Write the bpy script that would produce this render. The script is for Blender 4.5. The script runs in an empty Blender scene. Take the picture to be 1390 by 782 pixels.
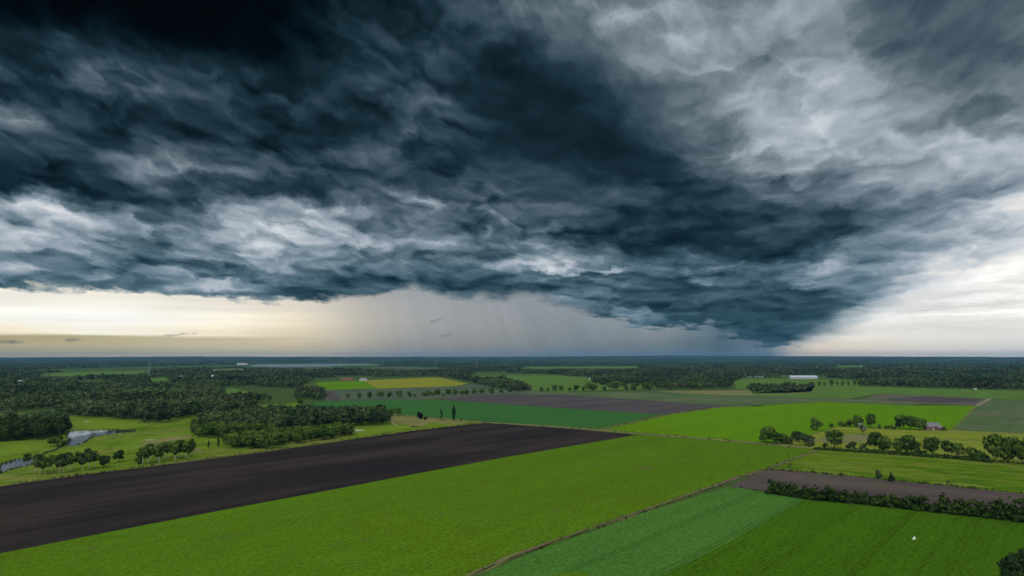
import bpy, bmesh, math, random
import numpy as np
from mathutils import Vector, Matrix, Euler

S = bpy.context.scene
COL = S.collection

# ------------------------------------------------------------------ camera
CAM_H = 70.0
PITCH = math.radians(5.8)
PW, PH, F = 1390.0, 782.0, 927.0          # photograph size and focal length in its pixels
cam_data = bpy.data.cameras.new('camera')
cam_data.sensor_fit = 'HORIZONTAL'
cam_data.sensor_width = 36.0
cam_data.lens = 36.0 * F / PW
cam_data.clip_start = 1.0
cam_data.clip_end = 90000.0
cam = bpy.data.objects.new('camera', cam_data)
COL.objects.link(cam)
cam.location = (0, 0, CAM_H)
cam.rotation_euler = (math.radians(90) + PITCH, 0, 0)
S.camera = cam

_CP, _SP = math.cos(PITCH), math.sin(PITCH)
def ray(px, py):
    dx, dy = (px - PW / 2) / F, (PH / 2 - py) / F
    return Vector((dx, _CP - dy * _SP, _SP + dy * _CP))
def project(x, y, z):
    """world arrays -> photograph pixels and depth"""
    zz = z - CAM_H
    dep = y * _CP + zz * _SP
    up = -y * _SP + zz * _CP
    return PW / 2 + F * x / dep, PH / 2 - F * up / dep, dep
def G(px, py, z=0.0):
    d = ray(px, py)
    t = (z - CAM_H) / d.z
    return (d.x * t, d.y * t)

# ------------------------------------------------------------------ node helpers
class V:
    """a node socket with arithmetic"""
    def __init__(s, nt, sock): s.nt, s.k = nt, sock
    def _m(s, op, *a, clamp=False):
        n = s.nt.nodes.new('ShaderNodeMath'); n.operation = op; n.use_clamp = clamp
        for i, b in enumerate((s,) + a):
            if isinstance(b, V): s.nt.links.new(b.k, n.inputs[i])
            else: n.inputs[i].default_value = b
        return V(s.nt, n.outputs[0])
    def __add__(s, b): return s._m('ADD', b)
    __radd__ = __add__
    def __sub__(s, b): return s._m('SUBTRACT', b)
    def __rsub__(s, b): return s._m('MULTIPLY_ADD', -1.0, b)
    def __mul__(s, b): return s._m('MULTIPLY', b)
    __rmul__ = __mul__
    def __truediv__(s, b): return s._m('DIVIDE', b)
    def mad(s, a, b): return s._m('MULTIPLY_ADD', a, b)
    def abs(s): return s._m('ABSOLUTE')
    def pow(s, b): return s._m('POWER', b)
    def max(s, b): return s._m('MAXIMUM', b)
    def min(s, b): return s._m('MINIMUM', b)
    def clamp(s): return s._m('ADD', 0.0, clamp=True)
    def atan2(s, b): return s._m('ARCTAN2', b)
    def asin(s): return s._m('ARCSINE')
    def smooth(s, a, b):
        n = s.nt.nodes.new('ShaderNodeMapRange'); n.interpolation_type = 'SMOOTHSTEP'
        s.nt.links.new(s.k, n.inputs[0])
        for i, v in ((1, a), (2, b), (3, 0.0), (4, 1.0)): n.inputs[i].default_value = v
        return V(s.nt, n.outputs[0])

class NT:
    def __init__(s, nt): s.nt = nt
    def new(s, t, **kw):
        n = s.nt.nodes.new(t)
        for k, v in kw.items(): setattr(n, k, v)
        return n
    def link(s, a, b): s.nt.links.new(a.k if isinstance(a, V) else a, b)
    def v(s, sock): return V(s.nt, sock)
    def xyz(s, x=0.0, y=0.0, z=0.0):
        n = s.new('ShaderNodeCombineXYZ')
        for i, a in enumerate((x, y, z)):
            if isinstance(a, V): s.link(a, n.inputs[i])
            else: n.inputs[i].default_value = a
        return s.v(n.outputs[0])
    def sep(s, vec):
        n = s.new('ShaderNodeSeparateXYZ'); s.link(vec, n.inputs[0])
        return [s.v(o) for o in n.outputs]
    def noise(s, vec, scale=1.0, detail=4.0, rough=0.5, dist=0.0, kind='FBM', lac=2.0, color=False, dims='3D'):
        n = s.new('ShaderNodeTexNoise', noise_dimensions=dims, noise_type=kind)
        n.normalize = True
        s.link(vec, n.inputs['Vector'])
        for k, v in (('Scale', scale), ('Detail', detail), ('Roughness', rough), ('Lacunarity', lac), ('Distortion', dist)):
            n.inputs[k].default_value = v
        return s.v(n.outputs['Color' if color else 'Fac'])
    def puffs(s, vec, scale, smooth=.5, detail=2.0, rough=.5):
        n = s.new('ShaderNodeTexVoronoi', feature='SMOOTH_F1', voronoi_dimensions='2D')
        n.normalize = True
        s.link(vec, n.inputs['Vector'])
        for k, v in (('Scale', scale), ('Smoothness', smooth), ('Detail', detail), ('Roughness', rough), ('Randomness', 1.0)): n.inputs[k].default_value = v
        return s.v(n.outputs['Distance'])
    def mix(s, f, a, b, blend='MIX', clamp=False):
        n = s.new('ShaderNodeMix', data_type='RGBA', blend_type=blend)
        n.clamp_result = clamp
        for k, val in ((0, f), (6, a), (7, b)):
            sock = n.inputs[k]
            if isinstance(val, V): s.link(val, sock)
            elif isinstance(val, (int, float)): sock.default_value = val if k == 0 else (val, val, val, 1)
            else: sock.default_value = tuple(val) + (1,) * (4 - len(val))
        return s.v(n.outputs[2])
    def vmul(s, col, f):
        n = s.new('ShaderNodeVectorMath', operation='SCALE')
        s.link(col, n.inputs[0])
        if isinstance(f, V): s.link(f, n.inputs['Scale'])
        else: n.inputs['Scale'].default_value = f
        return s.v(n.outputs[0])
    def vadd(s, a, b):
        n = s.new('ShaderNodeVectorMath', operation='ADD')
        s.link(a, n.inputs[0]); s.link(b, n.inputs[1])
        return s.v(n.outputs[0])
    def ramp_node(s, stops):
        """a colour ramp made once; numbers are kept in its alpha, colours in its colour"""
        n = s.new('ShaderNodeValToRGB'); els = n.color_ramp.elements
        st = sorted(stops, key=lambda t: t[0])
        els.remove(els[1]); els[0].position = st[0][0]
        num = isinstance(st[0][1], (int, float))
        for i, (p, c) in enumerate(st):
            e = els[0] if i == 0 else els.new(p)
            e.color = (0, 0, 0, c) if num else tuple(c)[:3] + (1,)
        n['num'] = num
        return n
    def ramp(s, fac, stops):
        n = stops if isinstance(stops, bpy.types.Node) else s.ramp_node(stops)
        s.link(fac, n.inputs[0])
        return s.v(n.outputs[1 if n['num'] else 0])

# ------------------------------------------------------------------ storm sky
# brightness of the cloud deck (display tone 0..255) over the view, by rows of height and columns of bearing
TX = [0, 70, 140, 210, 280, 350, 420, 490, 560, 630, 700, 770, 840, 910, 980, 1050, 1120, 1190, 1260, 1330, 1390]
TONE = {
 -20: [6, 3, 2, 1, 2, 6, 12, 22, 32, 48, 70, 100, 130, 118, 105, 105, 130, 88, 70, 65, 85],
 0:   [8, 3, 2, 1, 3, 8, 15, 25, 38, 52, 72, 100, 132, 120, 106, 106, 132, 92, 72, 66, 85],
 40:  [28, 30, 30, 14, 8, 12, 28, 42, 42, 44, 56, 92, 132, 126, 112, 128, 122, 86, 75, 80, 95],
 80:  [48, 40, 30, 42, 42, 26, 20, 48, 50, 40, 38, 60, 98, 132, 112, 112, 128, 130, 92, 84, 92],
 120: [56, 54, 80, 68, 50, 44, 42, 58, 60, 42, 36, 44, 72, 108, 122, 135, 172, 160, 128, 104, 104],
 160: [92, 50, 54, 52, 50, 46, 36, 48, 54, 54, 36, 34, 46, 84, 132, 176, 170, 150, 140, 98, 120],
 200: [46, 42, 46, 48, 46, 38, 34, 40, 46, 46, 36, 30, 32, 58, 96, 155, 158, 140, 172, 192, 180],
 230: [34, 46, 80, 118, 78, 66, 62, 44, 44, 56, 56, 46, 40, 40, 78, 118, 124, 150, 152, 148, 168],
 260: [60, 50, 46, 52, 48, 44, 40, 52, 66, 70, 82, 52, 52, 36, 56, 92, 98, 114, 132, 140, 172],
 285: [200, 140, 84, 106, 84, 108, 126, 116, 84, 70, 66, 76, 58, 44, 44, 66, 86, 98, 110, 140, 195],
 310: [160, 170, 132, 106, 100, 122, 128, 114, 92, 84, 104, 92, 46, 36, 38, 48, 52, 76, 120, 170, 185],
 335: [150, 150, 128, 100, 118, 138, 152, 126, 92, 98, 112, 74, 52, 38, 44, 46, 60, 112, 170, 190, 205],
 362: [124, 118, 110, 104, 118, 126, 132, 116, 80, 74, 112, 126, 108, 74, 60, 62, 104, 140, 205, 228, 226],
 385: [60, 82, 92, 88, 110, 100, 82, 72, 70, 66, 62, 70, 82, 72, 84, 74, 96, 100, 220, 236, 225],
 405: [62, 70, 80, 64, 78, 70, 60, 66, 80, 62, 60, 92, 78, 70, 66, 62, 58, 130, 232, 238, 232],
 430: [70, 72, 80, 66, 72, 66, 60, 64, 70, 70, 70, 100, 98, 72, 56, 54, 56, 120, 235, 238, 232],
 455: [70, 72, 80, 66, 72, 66, 60, 64, 70, 70, 70, 90, 92, 84, 66, 60, 80, 140, 235, 238, 232],
 490: [70, 72, 80, 66, 72, 66, 60, 64, 70, 70, 70, 90, 92, 84, 66, 60, 80, 140, 235, 238, 232],
}
# brighter and darker streaks: centre, half-lengths, tilt (deg, anticlockwise), tone, weight
STROKES = [
 (30, 160, 42, 12, -28, 128, .8), (150, 112, 55, 9, -12, 112, .8), (240, 248, 60, 8, 6, 150, .6), (215, 225, 70, 7, 0, 105, .5),
 (420, 218, 60, 8, 0, 92, .6), (60, 245, 80, 14, 0, 30, .7), (400, 255, 150, 14, 0, 40, .7), (130, 70, 120, 10, -10, 52, .4),
 (45, 281, 40, 8, 0, 225, .9), (40, 297, 40, 8, 0, 95, .9), (60, 315, 60, 10, 0, 205, .7), (240, 290, 60, 7, -3, 70, .8),
 (360, 284, 36, 8, -6, 182, .6), (440, 292, 28, 9, 0, 185, .7), (370, 306, 40, 9, 4, 85, .8), (490, 303, 26, 10, 0, 60, .7),
 (390, 338, 28, 8, 10, 185, .7), (570, 277, 28, 9, 8, 165, .75), (500, 262, 40, 10, 6, 110, .6), (545, 300, 50, 12, 0, 58, .5),
 (690, 312, 18, 14, -20, 150, .6), (700, 262, 50, 9, 0, 92, .6), (740, 275, 60, 8, 8, 70, .5), (820, 285, 22, 9, 30, 120, .5), (880, 258, 14, 10, 40, 100, .6),
 (560, 355, 70, 10, 0, 52, .7), (490, 345, 40, 8, 0, 75, .5), (660, 378, 40, 10, 0, 50, .6), (740, 330, 30, 8, 10, 140, .5),
 (950, 358, 40, 12, 15, 120, .7), (1000, 365, 30, 12, 20, 110, .6), (1130, 372, 40, 12, 32, 150, .75), (1040, 340, 60, 8, 0, 32, .6), (1100, 332, 110, 9, 4, 34, .6),
 (960, 332, 60, 10, 0, 30, .5), (1175, 355, 40, 6, 12, 98, .5), (1210, 372, 50, 6, 12, 118, .6), (1050, 398, 35, 8, 0, 85, .5), (1060, 425, 30, 10, -20, 45, .5),
 (1040, 450, 50, 8, -10, 40, .5), (985, 420, 50, 9, 0, 50, .5), (860, 395, 40, 8, 0, 130, .5), (800, 408, 50, 10, 0, 118, .6),
 (905, 70, 70, 9, 28, 160, .5), (840, 15, 40, 16, 0, 150, .4), (1140, 58, 60, 12, 25, 160, .5), (1010, 150, 40, 10, 15, 205, .6), (1120, 150, 80, 18, 10, 192, .55),
 (1170, 70, 90, 12, 18, 172, .4), (1230, 140, 30, 12, 20, 92, .4), (1270, 160, 50, 16, 24, 78, .8), (1350, 135, 40, 14, 24, 84, .7), (1340, 175, 70, 7, 22, 206, .8), (1215, 178, 26, 10, 60, 198, .7),
 (1115, 222, 40, 9, 18, 182, .6), (1190, 238, 50, 7, 20, 178, .5), (1180, 215, 50, 9, 25, 108, .5), (1340, 258, 60, 10, 16, 120, .5), (1370, 215, 40, 8, 18, 150, .5), (1370, 275, 40, 8, 20, 215, .6),
 (1290, 300, 80, 9, 8, 150, .5), (1250, 325, 100, 8, 10, 170, .6), (1330, 345, 70, 6, 10, 150, .7), (1200, 340, 60, 6, 8, 110, .5), (1340, 385, 70, 7, 8, 196, .6), (1260, 395, 60, 6, 10, 200, .4),
 (760, 50, 70, 26, 20, 84, .3), (650, 60, 90, 24, -30, 26, .5), (780, 150, 120, 24, -28, 27, .5), (870, 225, 90, 24, -20, 32, .5),
 (480, 50, 60, 16, -30, 58, .4), (560, 100, 26, 14, -20, 72, .5), (540, 150, 60, 8, 8, 66, .4), (510, 205, 40, 8, 10, 74, .4),
 (300, 100, 60, 12, -15, 62, .4), (385, 95, 40, 12, -40, 12, .6), (90, 30, 50, 8, -25, 40, .5), (200, 20, 120, 14, 0, 1, .8), (330, 40, 80, 26, -20, 3, .6),
]
def tone_map():
    """the deck's tone as a small array over photograph pixels (every 4 px)"""
    xs = np.arange(-60, 1460, 4.0); ys = np.arange(-60, 520, 4.0)
    rows = sorted(TONE)
    base = np.array([np.interp(xs, TX, TONE[r]) for r in rows], float)
    img = np.array([[0.0]] * 0)
    img = np.stack([np.interp(ys, rows, base[:, i]) for i in range(len(xs))], 1)
    X, Y = np.meshgrid(xs, ys)
    for cx, cy, a, b, t, tone, w in STROKES:
        th = math.radians(-t)
        u = (X - cx) * math.cos(th) + (Y - cy) * math.sin(th); v = -(X - cx) * math.sin(th) + (Y - cy) * math.cos(th)
        k = w * np.exp(-((u / a) ** 2 + (v / b) ** 2) * 0.9)
        img = img * (1 - k) + tone * k
    return xs, ys, img
def sample(xs, ys, img, px, py):
    i = np.clip((px - xs[0]) / 4, 0, len(xs) - 1.001); j = np.clip((py - ys[0]) / 4, 0, len(ys) - 1.001)
    i0, j0 = i.astype(int), j.astype(int); fi, fj = i - i0, j - j0
    return (img[j0, i0] * (1 - fi) * (1 - fj) + img[j0, i0 + 1] * fi * (1 - fj) + img[j0 + 1, i0] * (1 - fi) * fj + img[j0 + 1, i0 + 1] * fi * fj)
def dir_px(az, el):
    d = np.cos(el)
    x, y, z = np.sin(az) * d, np.cos(az) * d, np.sin(el) + CAM_H * 0
    return project(x * 1e6, y * 1e6, z * 1e6 + CAM_H)[:2]
def px_dir(px, py):
    d = ray(px, py); d.normalize()
    return math.atan2(d.x, d.y), math.asin(d.z)

OPEN = 1.72
LANE = 0.30
D1, D2, D3, D4, D5, D6, D7 = .47, .29, 1.3, .32, 1.5, .60, .60
SUN_EL, SUN_AZ = math.radians(48), math.radians(200)      # soft light from high behind the camera
world = bpy.data.worlds.new('World'); S.world = world
world.use_nodes = True
def build_world():
    nt = world.node_tree; nt.nodes.clear(); N = NT(nt)
    AZM = 0.70
    NR, E0, E1 = 27, 0.0, 0.53
    step = (E1 - E0) / (NR - 1)
    xs, ys, img = tone_map()
    deck_rows = []
    for i in range(NR):
        pair = []
        for lo in (-AZM, 0.0):
            a = np.linspace(lo, lo + AZM, 32)
            t = sample(xs, ys, img, *dir_px(a, np.full_like(a, E0 + i * step))) / 255.0
            pair += [N.ramp_node([(k / 31, float(v)) for k, v in enumerate(t)]), float(t[0])]
        deck_rows.append(pair)
    U = lambda px, py: px_dir(px, py)[0] / (2 * AZM) + .5
    base_ramp = N.ramp_node([(U(*q), px_dir(*q)[1] * 2.0) for q in BASE])
    rows = sorted(UNDER, reverse=True)
    under_rows = [N.ramp_node([(U(px, r), tuple(c / 255 for c in rgb)) for px, rgb in UNDER[r]]) for r in rows]
    tint_ramp = N.ramp_node([(t * .9 / 255, (r / 255, g / 255, b / 255)) for t, r, g, b in TINT])
    brow_a = N.ramp_node([(0.0, .34), (.36, .46), (.45, .34), (.48, .37), (.513, .88), (.56, .74), (.65, .40), (.74, .20), (1.0, .12)])
    brow_b = N.ramp_node([(0.0, .28), (.34, .44), (.43, .37), (.47, .40), (.52, .74), (.58, .62), (.68, .38), (.8, .25), (1.0, .2)])
    tc = N.new('ShaderNodeTexCoord')
    d = N.v(tc.outputs['Generated'])
    x, y, z = N.sep(d)
    az = x.atan2(y); el = z.max(-0.2).min(0.999).asin()
    # cloud-deck coordinates: lanes of cloud that run level near the horizon and climb away
    # on both sides of the heart of the storm, growing towards the zenith
    side = az - math.radians(19)
    sa = (side * side + 0.012).pow(0.5)
    elc = el.max(0.0)
    lane = elc / (sa * LANE + 1.0)
    u = side / (elc * 0.25 + 0.42)
    w = (lane + 0.13)._m("LOGARITHM", math.e) * 1.3
    p = N.xyz(u, w, 0.37)
    warp = N.sep(N.noise(p, 2.6, 6, .58, color=True, dims='2D'))
    warp2 = N.sep(N.noise(p, 11.0, 5, .6, color=True, dims='2D'))
    fall = (el + 0.02).smooth(0.0, 0.16) * 0.75 + 0.25
    wa = (warp[0] - .5) * 0.13 + (warp2[0] - .5) * 0.045
    wa = wa * fall; we = ((warp[1] - .5) * 0.075 + (warp2[1] - .5) * 0.030) * fall
    az2, el2 = az + wa, el + we
    # the tone of the deck
    fl = az2.mad(1 / AZM, 1.0).clamp(); fr = az2.mad(1 / AZM, 0.0).clamp()
    er = ((el2 - E0) * (1 / step)).max(0.0).min(NR - 1.0)
    tone = None
    for i, (rl, l0, rr, r0) in enumerate(deck_rows):
        q, r = (fl, fr) if tone is None else (tone.mad(1e-9, fl), tone.mad(1e-9, fr))
        row = N.ramp(q, rl) + N.ramp(r, rr) - r0
        wgt = (1.0 - (er - float(i)).abs()).max(0.0)
        tone = row * wgt if tone is None else row.mad(wgt, tone)
    # lumps and wisps: each layer has a crisp lit brow that fades into its own shaded belly,
    # and a relief term (the difference of two nearby samples) that lights the upper sides
    wu, ww = u * .80 + (warp[0] - .5) * 0.20 + (warp2[0] - .5) * .05, w + (warp[1] - .5) * 0.15 + (warp2[1] - .5) * .045
    pw = N.xyz(wu, ww, 0.37)
    pw2 = N.xyz(wu, ww + 0.045, 0.37)
    dens = N.noise(pw, 2.5, 6, .50, dims='2D')
    dens2 = N.noise(pw2, 2.5, 6, .50, dims='2D')
    pf = N.puffs(pw, 4.6, .55, 2.0, .55)
    pf2 = N.puffs(pw2, 4.6, .55, 2.0, .55)
    ps = N.puffs(pw, 13.0, .55, 1.0, .5); ps2 = N.puffs(N.xyz(wu, ww + .020, .37), 13.0, .55, 1.0, .5)
    relief = (dens2 - dens) * 1.0
    lump = pf2 - pf                                   # >0 on the upper side of a puff
    fine = N.noise(pw, 17.0, 6, .6, dims='2D')
    brow1 = N.ramp(dens * .86 + (.40 - pf) * .22 + .07 + (fine - .5) * 0.05, brow_a)
    brow2 = N.ramp(N.noise(pw2, 8.0, 6, .54, dims='2D') + (fine - .5) * 0.05, brow_b)
    det = (brow1 - .45) * D1 + (brow2 - .45) * D2 + relief * D3 + lump * D5 + (ps2 - ps) * D7 + (.36 - pf) * D6 + (fine - .5) * D4
    amp = 1.0 - tone.smooth(.38, .85) * 0.70
    ca, ce = px_dir(800, 150)
    da, de = (az - ca) * (1 / .20), (el - ce) * (1 / .15)
    calm = 1.0 - (da * da + de * de).smooth(.15, 1.3) * 1.0
    band = N.noise(N.xyz(az * 1.3 + wa * 1.5, (el + we * 1.3) * 9.0), 2.2, 3, .5, dims='2D') - .5
    det = det + band * 1.1 * (1.0 - el.smooth(.16, .34)) * (1.0 - az.smooth(.1, .4))
    high = az.smooth(.0, .28) * el.smooth(.19, .30)
    det = det * amp * (1.0 - calm * .62) * (1.0 - high * .30) * (1.0 - az.smooth(.18, .55) * .28)
    tone2 = tone * (det * 1.0 + 1.0) + det * 0.045
    tone2 = tone2.max(0.0)
    # gaps where the bright layer above shows
    for (cx, cy, a, b, t, val) in GAPS:
        ga, ge = px_dir(cx, cy); th = math.radians(t)
        da, de = az2 - ga, el2 - ge
        uu = da * (math.cos(th) / (a / F)) + de * (math.sin(th) / (a / F)); vv = de * (math.cos(th) / (b / F)) - da * (math.sin(th) / (b / F))
        m = (1.0 - (uu * uu + vv * vv)) + (fine - .5) * 1.6 + (dens - .5) * 1.0
        m = m.smooth(-0.5, 1.3)
        m = m * (brow2 * .5 + relief * 2.0 + .62).min(1.0).max(0.0)
        tone2 = tone2 * (1.0 - m) + m * val
    deck = N.ramp(tone2 * 0.9, tint_ramp)
    teal = (1.0 - el.smooth(.03, .28)) * .34
    deck = N.mix(teal * (1.0 - tone2.smooth(.35, .75)), deck, N.mix(1.0, deck, (.66, 1.02, 1.10), blend='MULTIPLY'))
    # under the deck: bright far horizon, rain
    base = N.ramp(az.mad(1 / (2 * AZM), .5).clamp(), base_ramp)
    torn = az.smooth(.10, .18) * (1.0 - az.smooth(.34, .42)) * 1.0 + 1.0
    edge = el - base * 0.5 + (warp[1] - .5) * 0.03 + ((warp2[1] - .5) * 0.022 + (fine - .5) * 0.012 + (.36 - pf) * .010) * torn
    # bright clear side on the right keeps the deck's own tones: no edge there
    soft = az.smooth(.36, .46) * 4.0 + az.smooth(-.22, -.10) * (1.0 - az.smooth(.06, .16)) * 1.3
    m = (edge / (soft + 1.0)).smooth(-0.0035, 0.0055)
    below = None
    es = [px_dir(695, r)[1] for r in rows]
    drift = (N.noise(N.xyz(az * 3.0, el * 40.0, .2), 2.0, 5, .6) - .5)
    elb = el + drift * 0.012 * el.smooth(0.0, 0.03)
    col = None
    for i, r in enumerate(rows):
        rp = N.ramp(az.mad(1 / (2 * AZM), .5).clamp(), under_rows[i])
        if col is None: col = rp
        else: col = N.mix(elb.smooth(es[i - 1], es[i]), col, rp)
    # rain shafts leaning with the wind, and thin bars of far cloud
    rain = (N.noise(N.xyz(az + el * 0.34, el * 0.10, .7), 24.0, 4, .62) - .5) * (N.noise(N.xyz(az, el * .5, 3.0), 7.0, 2, .5) * 2.4)
    rmask = az.smooth(-.29, -.16) * (1.0 - az.smooth(.36, .40))
    bars = N.noise(N.xyz(az * 1.6, el * 30.0, .9), 3.0, 5, .55) - .5
    bmask = (1.0 - az.smooth(-.40, -.22)) + az.smooth(.40, .5)
    col = N.vmul(col, rain * rmask * 0.15 + rmask * -.07 + bars * bmask * (az.smooth(.2, .3) * -.12 + 0.20) + 1.04)
    wisp = (N.noise(N.xyz(wu * .55 + el * -1.2, ww * 1.4, 4.0), 5.0, 7, .6) - .5) * az.smooth(.30, .44) * el.smooth(.01, .07)
    col = N.vmul(col, wisp * .95 + 0.99)
    shown = N.mix(m, col, deck)
    # scud: small torn dark scraps under the deck
    for (cx, cy, a, b, t, k) in SCUD:
        ga, ge = px_dir(cx, cy); th = math.radians(t)
        da, de = az + wa * .25 - ga, el + we * .25 - ge
        uu = da * (math.cos(th) * F / a) + de * (math.sin(th) * F / a); vv = de * (math.cos(th) * F / b) - da * (math.sin(th) * F / b)
        mm = ((1.0 - (uu * uu + vv * vv)) + (N.noise(N.xyz(az, el * 1.6, ga), 160.0, 3, .6) - .5) * 3.0).smooth(-.3, 1.5) * k
        shown = N.mix(mm, shown, (70 / 255, 74 / 255, 76 / 255))
    # display tones -> light
    g = N.new('ShaderNodeGamma'); N.link(shown, g.inputs[0]); g.inputs[1].default_value = 2.2
    storm = N.v(g.outputs[0])
    # the rest of the sky, overhead and behind: clear blue with broken bright cloud
    sk = N.new('ShaderNodeTexSky', sky_type='NISHITA'); sk.sun_disc = False
    sk.sun_elevation = SUN_EL; sk.sun_rotation = SUN_AZ
    blue = N.vmul(N.v(sk.outputs[0]), 0.10)
    cl = N.noise(p, 1.4, 7, .6, dims='2D')
    open_sky = N.mix(cl.smooth(.40, .56), blue, N.vmul(N.ramp(cl, [(0.4, (1, 1, 1)), (.7, (.62, .66, .72))]), OPEN))
    front = (1.0 - az.abs().smooth(.72, 1.25)) * (1.0 - el.smooth(.50, .85))
    out = N.mix(front, open_sky, storm)
    bg = N.new('ShaderNodeBackground'); N.link(out, bg.inputs[0]); bg.inputs[1].default_value = 1.0
    wo = N.new('ShaderNodeOutputWorld'); N.link(bg.outputs[0], wo.inputs[0])
# tone -> colour of the deck
TINT = [(0, 0, 1, 3), (12, 8, 15, 20), (28, 19, 33, 40), (45, 31, 48, 57), (70, 55, 73, 83), (100, 87, 102, 112), (130, 119, 132, 143), (165, 157, 168, 179), (200, 198, 205, 212), (230, 234, 232, 229), (255, 255, 254, 250)]
# small bright gaps: x, y, half-length, half-height, tilt, tone
GAPS = [(752, 362, 50, 9, 0, .84), (822, 366, 34, 6, -4, .72), (946, 382, 18, 8, -6, .55), (288, 380, 26, 5, 2, .72), (870, 424, 34, 6, -8, .60)]
SCUD = [(590, 436, 10, 2.4, 22, .34), (604, 455, 12, 2.2, 12, .26), (10, 464, 16, 2.6, 0, .5), (97, 462, 9, 2.4, 0, .4), (240, 454, 24, 1.6, 6, .38), (732, 468, 9, 2, 5, .18), (828, 421, 5, 2.4, 0, .4)]
# height of the deck's underside along the horizon (photograph pixels)
BASE = [(-60, 384), (0, 386), (60, 389), (120, 393), (190, 397), (235, 399), (290, 398), (340, 402), (400, 406), (450, 409), (490, 406), (520, 400), (545, 391), (565, 386), (585, 394), (594, 400), (640, 401), (690, 400), (730, 399),
        (760, 410), (820, 426), (858, 434), (890, 446), (920, 440), (960, 440), (985, 445), (1005, 455), (1050, 466), (1085, 466), (1140, 442), (1250, 406), (1420, 350)]
UNDER = {
 335: [(0, (180, 178, 176)), (900, (140, 150, 156)), (1150, (150, 164, 176)), (1250, (196, 204, 210)), (1330, (236, 237, 236)), (1390, (226, 228, 230))],
 365: [(0, (200, 195, 188)), (900, (140, 150, 156)), (1150, (170, 182, 192)), (1210, (212, 218, 222)), (1300, (246, 246, 243)), (1390, (238, 238, 237))],
 488: [(0, (184, 172, 130)), (200, (204, 191, 150)), (400, (206, 192, 160)), (480, (176, 168, 150)), (560, (150, 148, 144)), (700, (130, 133, 131)), (800, (112, 122, 128)), (900, (110, 122, 124)), (980, (90, 108, 114)), (1045, (108, 124, 134)), (1072, (214, 198, 176)), (1100, (232, 214, 188)), (1250, (232, 222, 208)), (1390, (226, 222, 218))],
 473: [(0, (184, 171, 126)), (200, (196, 183, 144)), (400, (204, 190, 156)), (480, (184, 176, 158)), (560, (158, 156, 152)), (700, (138, 141, 139)), (800, (122, 132, 138)), (900, (118, 129, 132)), (980, (86, 104, 112)), (1040, (112, 128, 138)), (1075, (190, 184, 174)), (1110, (236, 220, 198)), (1250, (236, 228, 216)), (1390, (228, 224, 220))],
 462: [(0, (180, 165, 120)), (200, (190, 178, 140)), (400, (210, 196, 166)), (480, (190, 182, 164)), (560, (164, 162, 158)), (700, (144, 147, 146)), (800, (130, 139, 145)), (900, (126, 137, 141)), (980, (90, 110, 118)), (1050, (100, 120, 132)), (1100, (180, 184, 184)), (1150, (236, 230, 218)), (1390, (232, 228, 222))],
 457: [(0, (246, 232, 200)), (120, (255, 250, 232)), (300, (250, 234, 204)), (400, (226, 210, 178)), (480, (194, 186, 170)), (560, (168, 167, 164)), (700, (147, 150, 150)), (800, (134, 143, 149)), (900, (136, 146, 149)), (980, (96, 116, 126)), (1050, (90, 112, 126)), (1180, (236, 232, 222)), (1390, (236, 232, 226))],
 437: [(0, (255, 254, 246)), (150, (255, 255, 250)), (300, (255, 248, 228)), (400, (238, 226, 200)), (480, (200, 193, 178)), (560, (174, 174, 172)), (700, (151, 155, 157)), (800, (140, 149, 155)), (900, (150, 158, 162)), (980, (100, 122, 136)), (1060, (96, 120, 134)), (1120, (180, 190, 196)), (1170, (230, 230, 226)), (1390, (238, 235, 230))],
 418: [(0, (238, 232, 220)), (150, (246, 240, 226)), (300, (232, 226, 212)), (400, (222, 214, 198)), (480, (196, 190, 180)), (560, (172, 173, 174)), (700, (152, 157, 162)), (800, (146, 154, 160)), (900, (140, 150, 156)), (1040, (120, 140, 154)), (1110, (170, 184, 194)), (1190, (226, 228, 228)), (1390, (240, 238, 234))],
 395: [(0, (226, 212, 190)), (80, (236, 224, 202)), (150, (212, 206, 196)), (300, (214, 210, 202)), (400, (216, 208, 198)), (480, (176, 172, 168)), (560, (164, 168, 172)), (700, (152, 157, 163)), (800, (146, 154, 160)), (1140, (182, 192, 200)), (1200, (222, 225, 226)), (1280, (246, 245, 242)), (1390, (238, 236, 232))],
}
build_world()

# soft overcast sun
sun_d = bpy.data.lights.new('sun', 'SUN'); sun_d.energy = 1.5; sun_d.angle = math.radians(10); sun_d.color = (1.0, .95, .86)
sun = bpy.data.objects.new('sun', sun_d); COL.objects.link(sun)
sun.rotation_euler = (math.pi / 2 - SUN_EL, 0, math.pi - SUN_AZ)
sun.location = (0, 0, 400)

S.view_settings.view_transform = 'Standard'
S.view_settings.look = 'None'
S.view_settings.exposure = 0.0
S.view_settings.gamma = 1.0
S.render.engine = 'CYCLES'
S.cycles.use_denoising = True
S.cycles.max_bounces = 4
S.cycles.diffuse_bounces = 2
S.cycles.volume_bounces = 0

# ====================================================================== helpers for the land
def rotv(v, a): return Vector((v[0] * math.cos(a) - v[1] * math.sin(a), v[0] * math.sin(a) + v[1] * math.cos(a)))
def heading(p, q):
    a, b = G(*p), G(*q)
    return math.atan2(b[1] - a[1], b[0] - a[0])
DIR_TRACK = heading((648, 782), (1036, 639))      # the rows of the near fields
DIR_LONG = heading((429, 669), (864, 590))        # the furrows of the big black field

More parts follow.
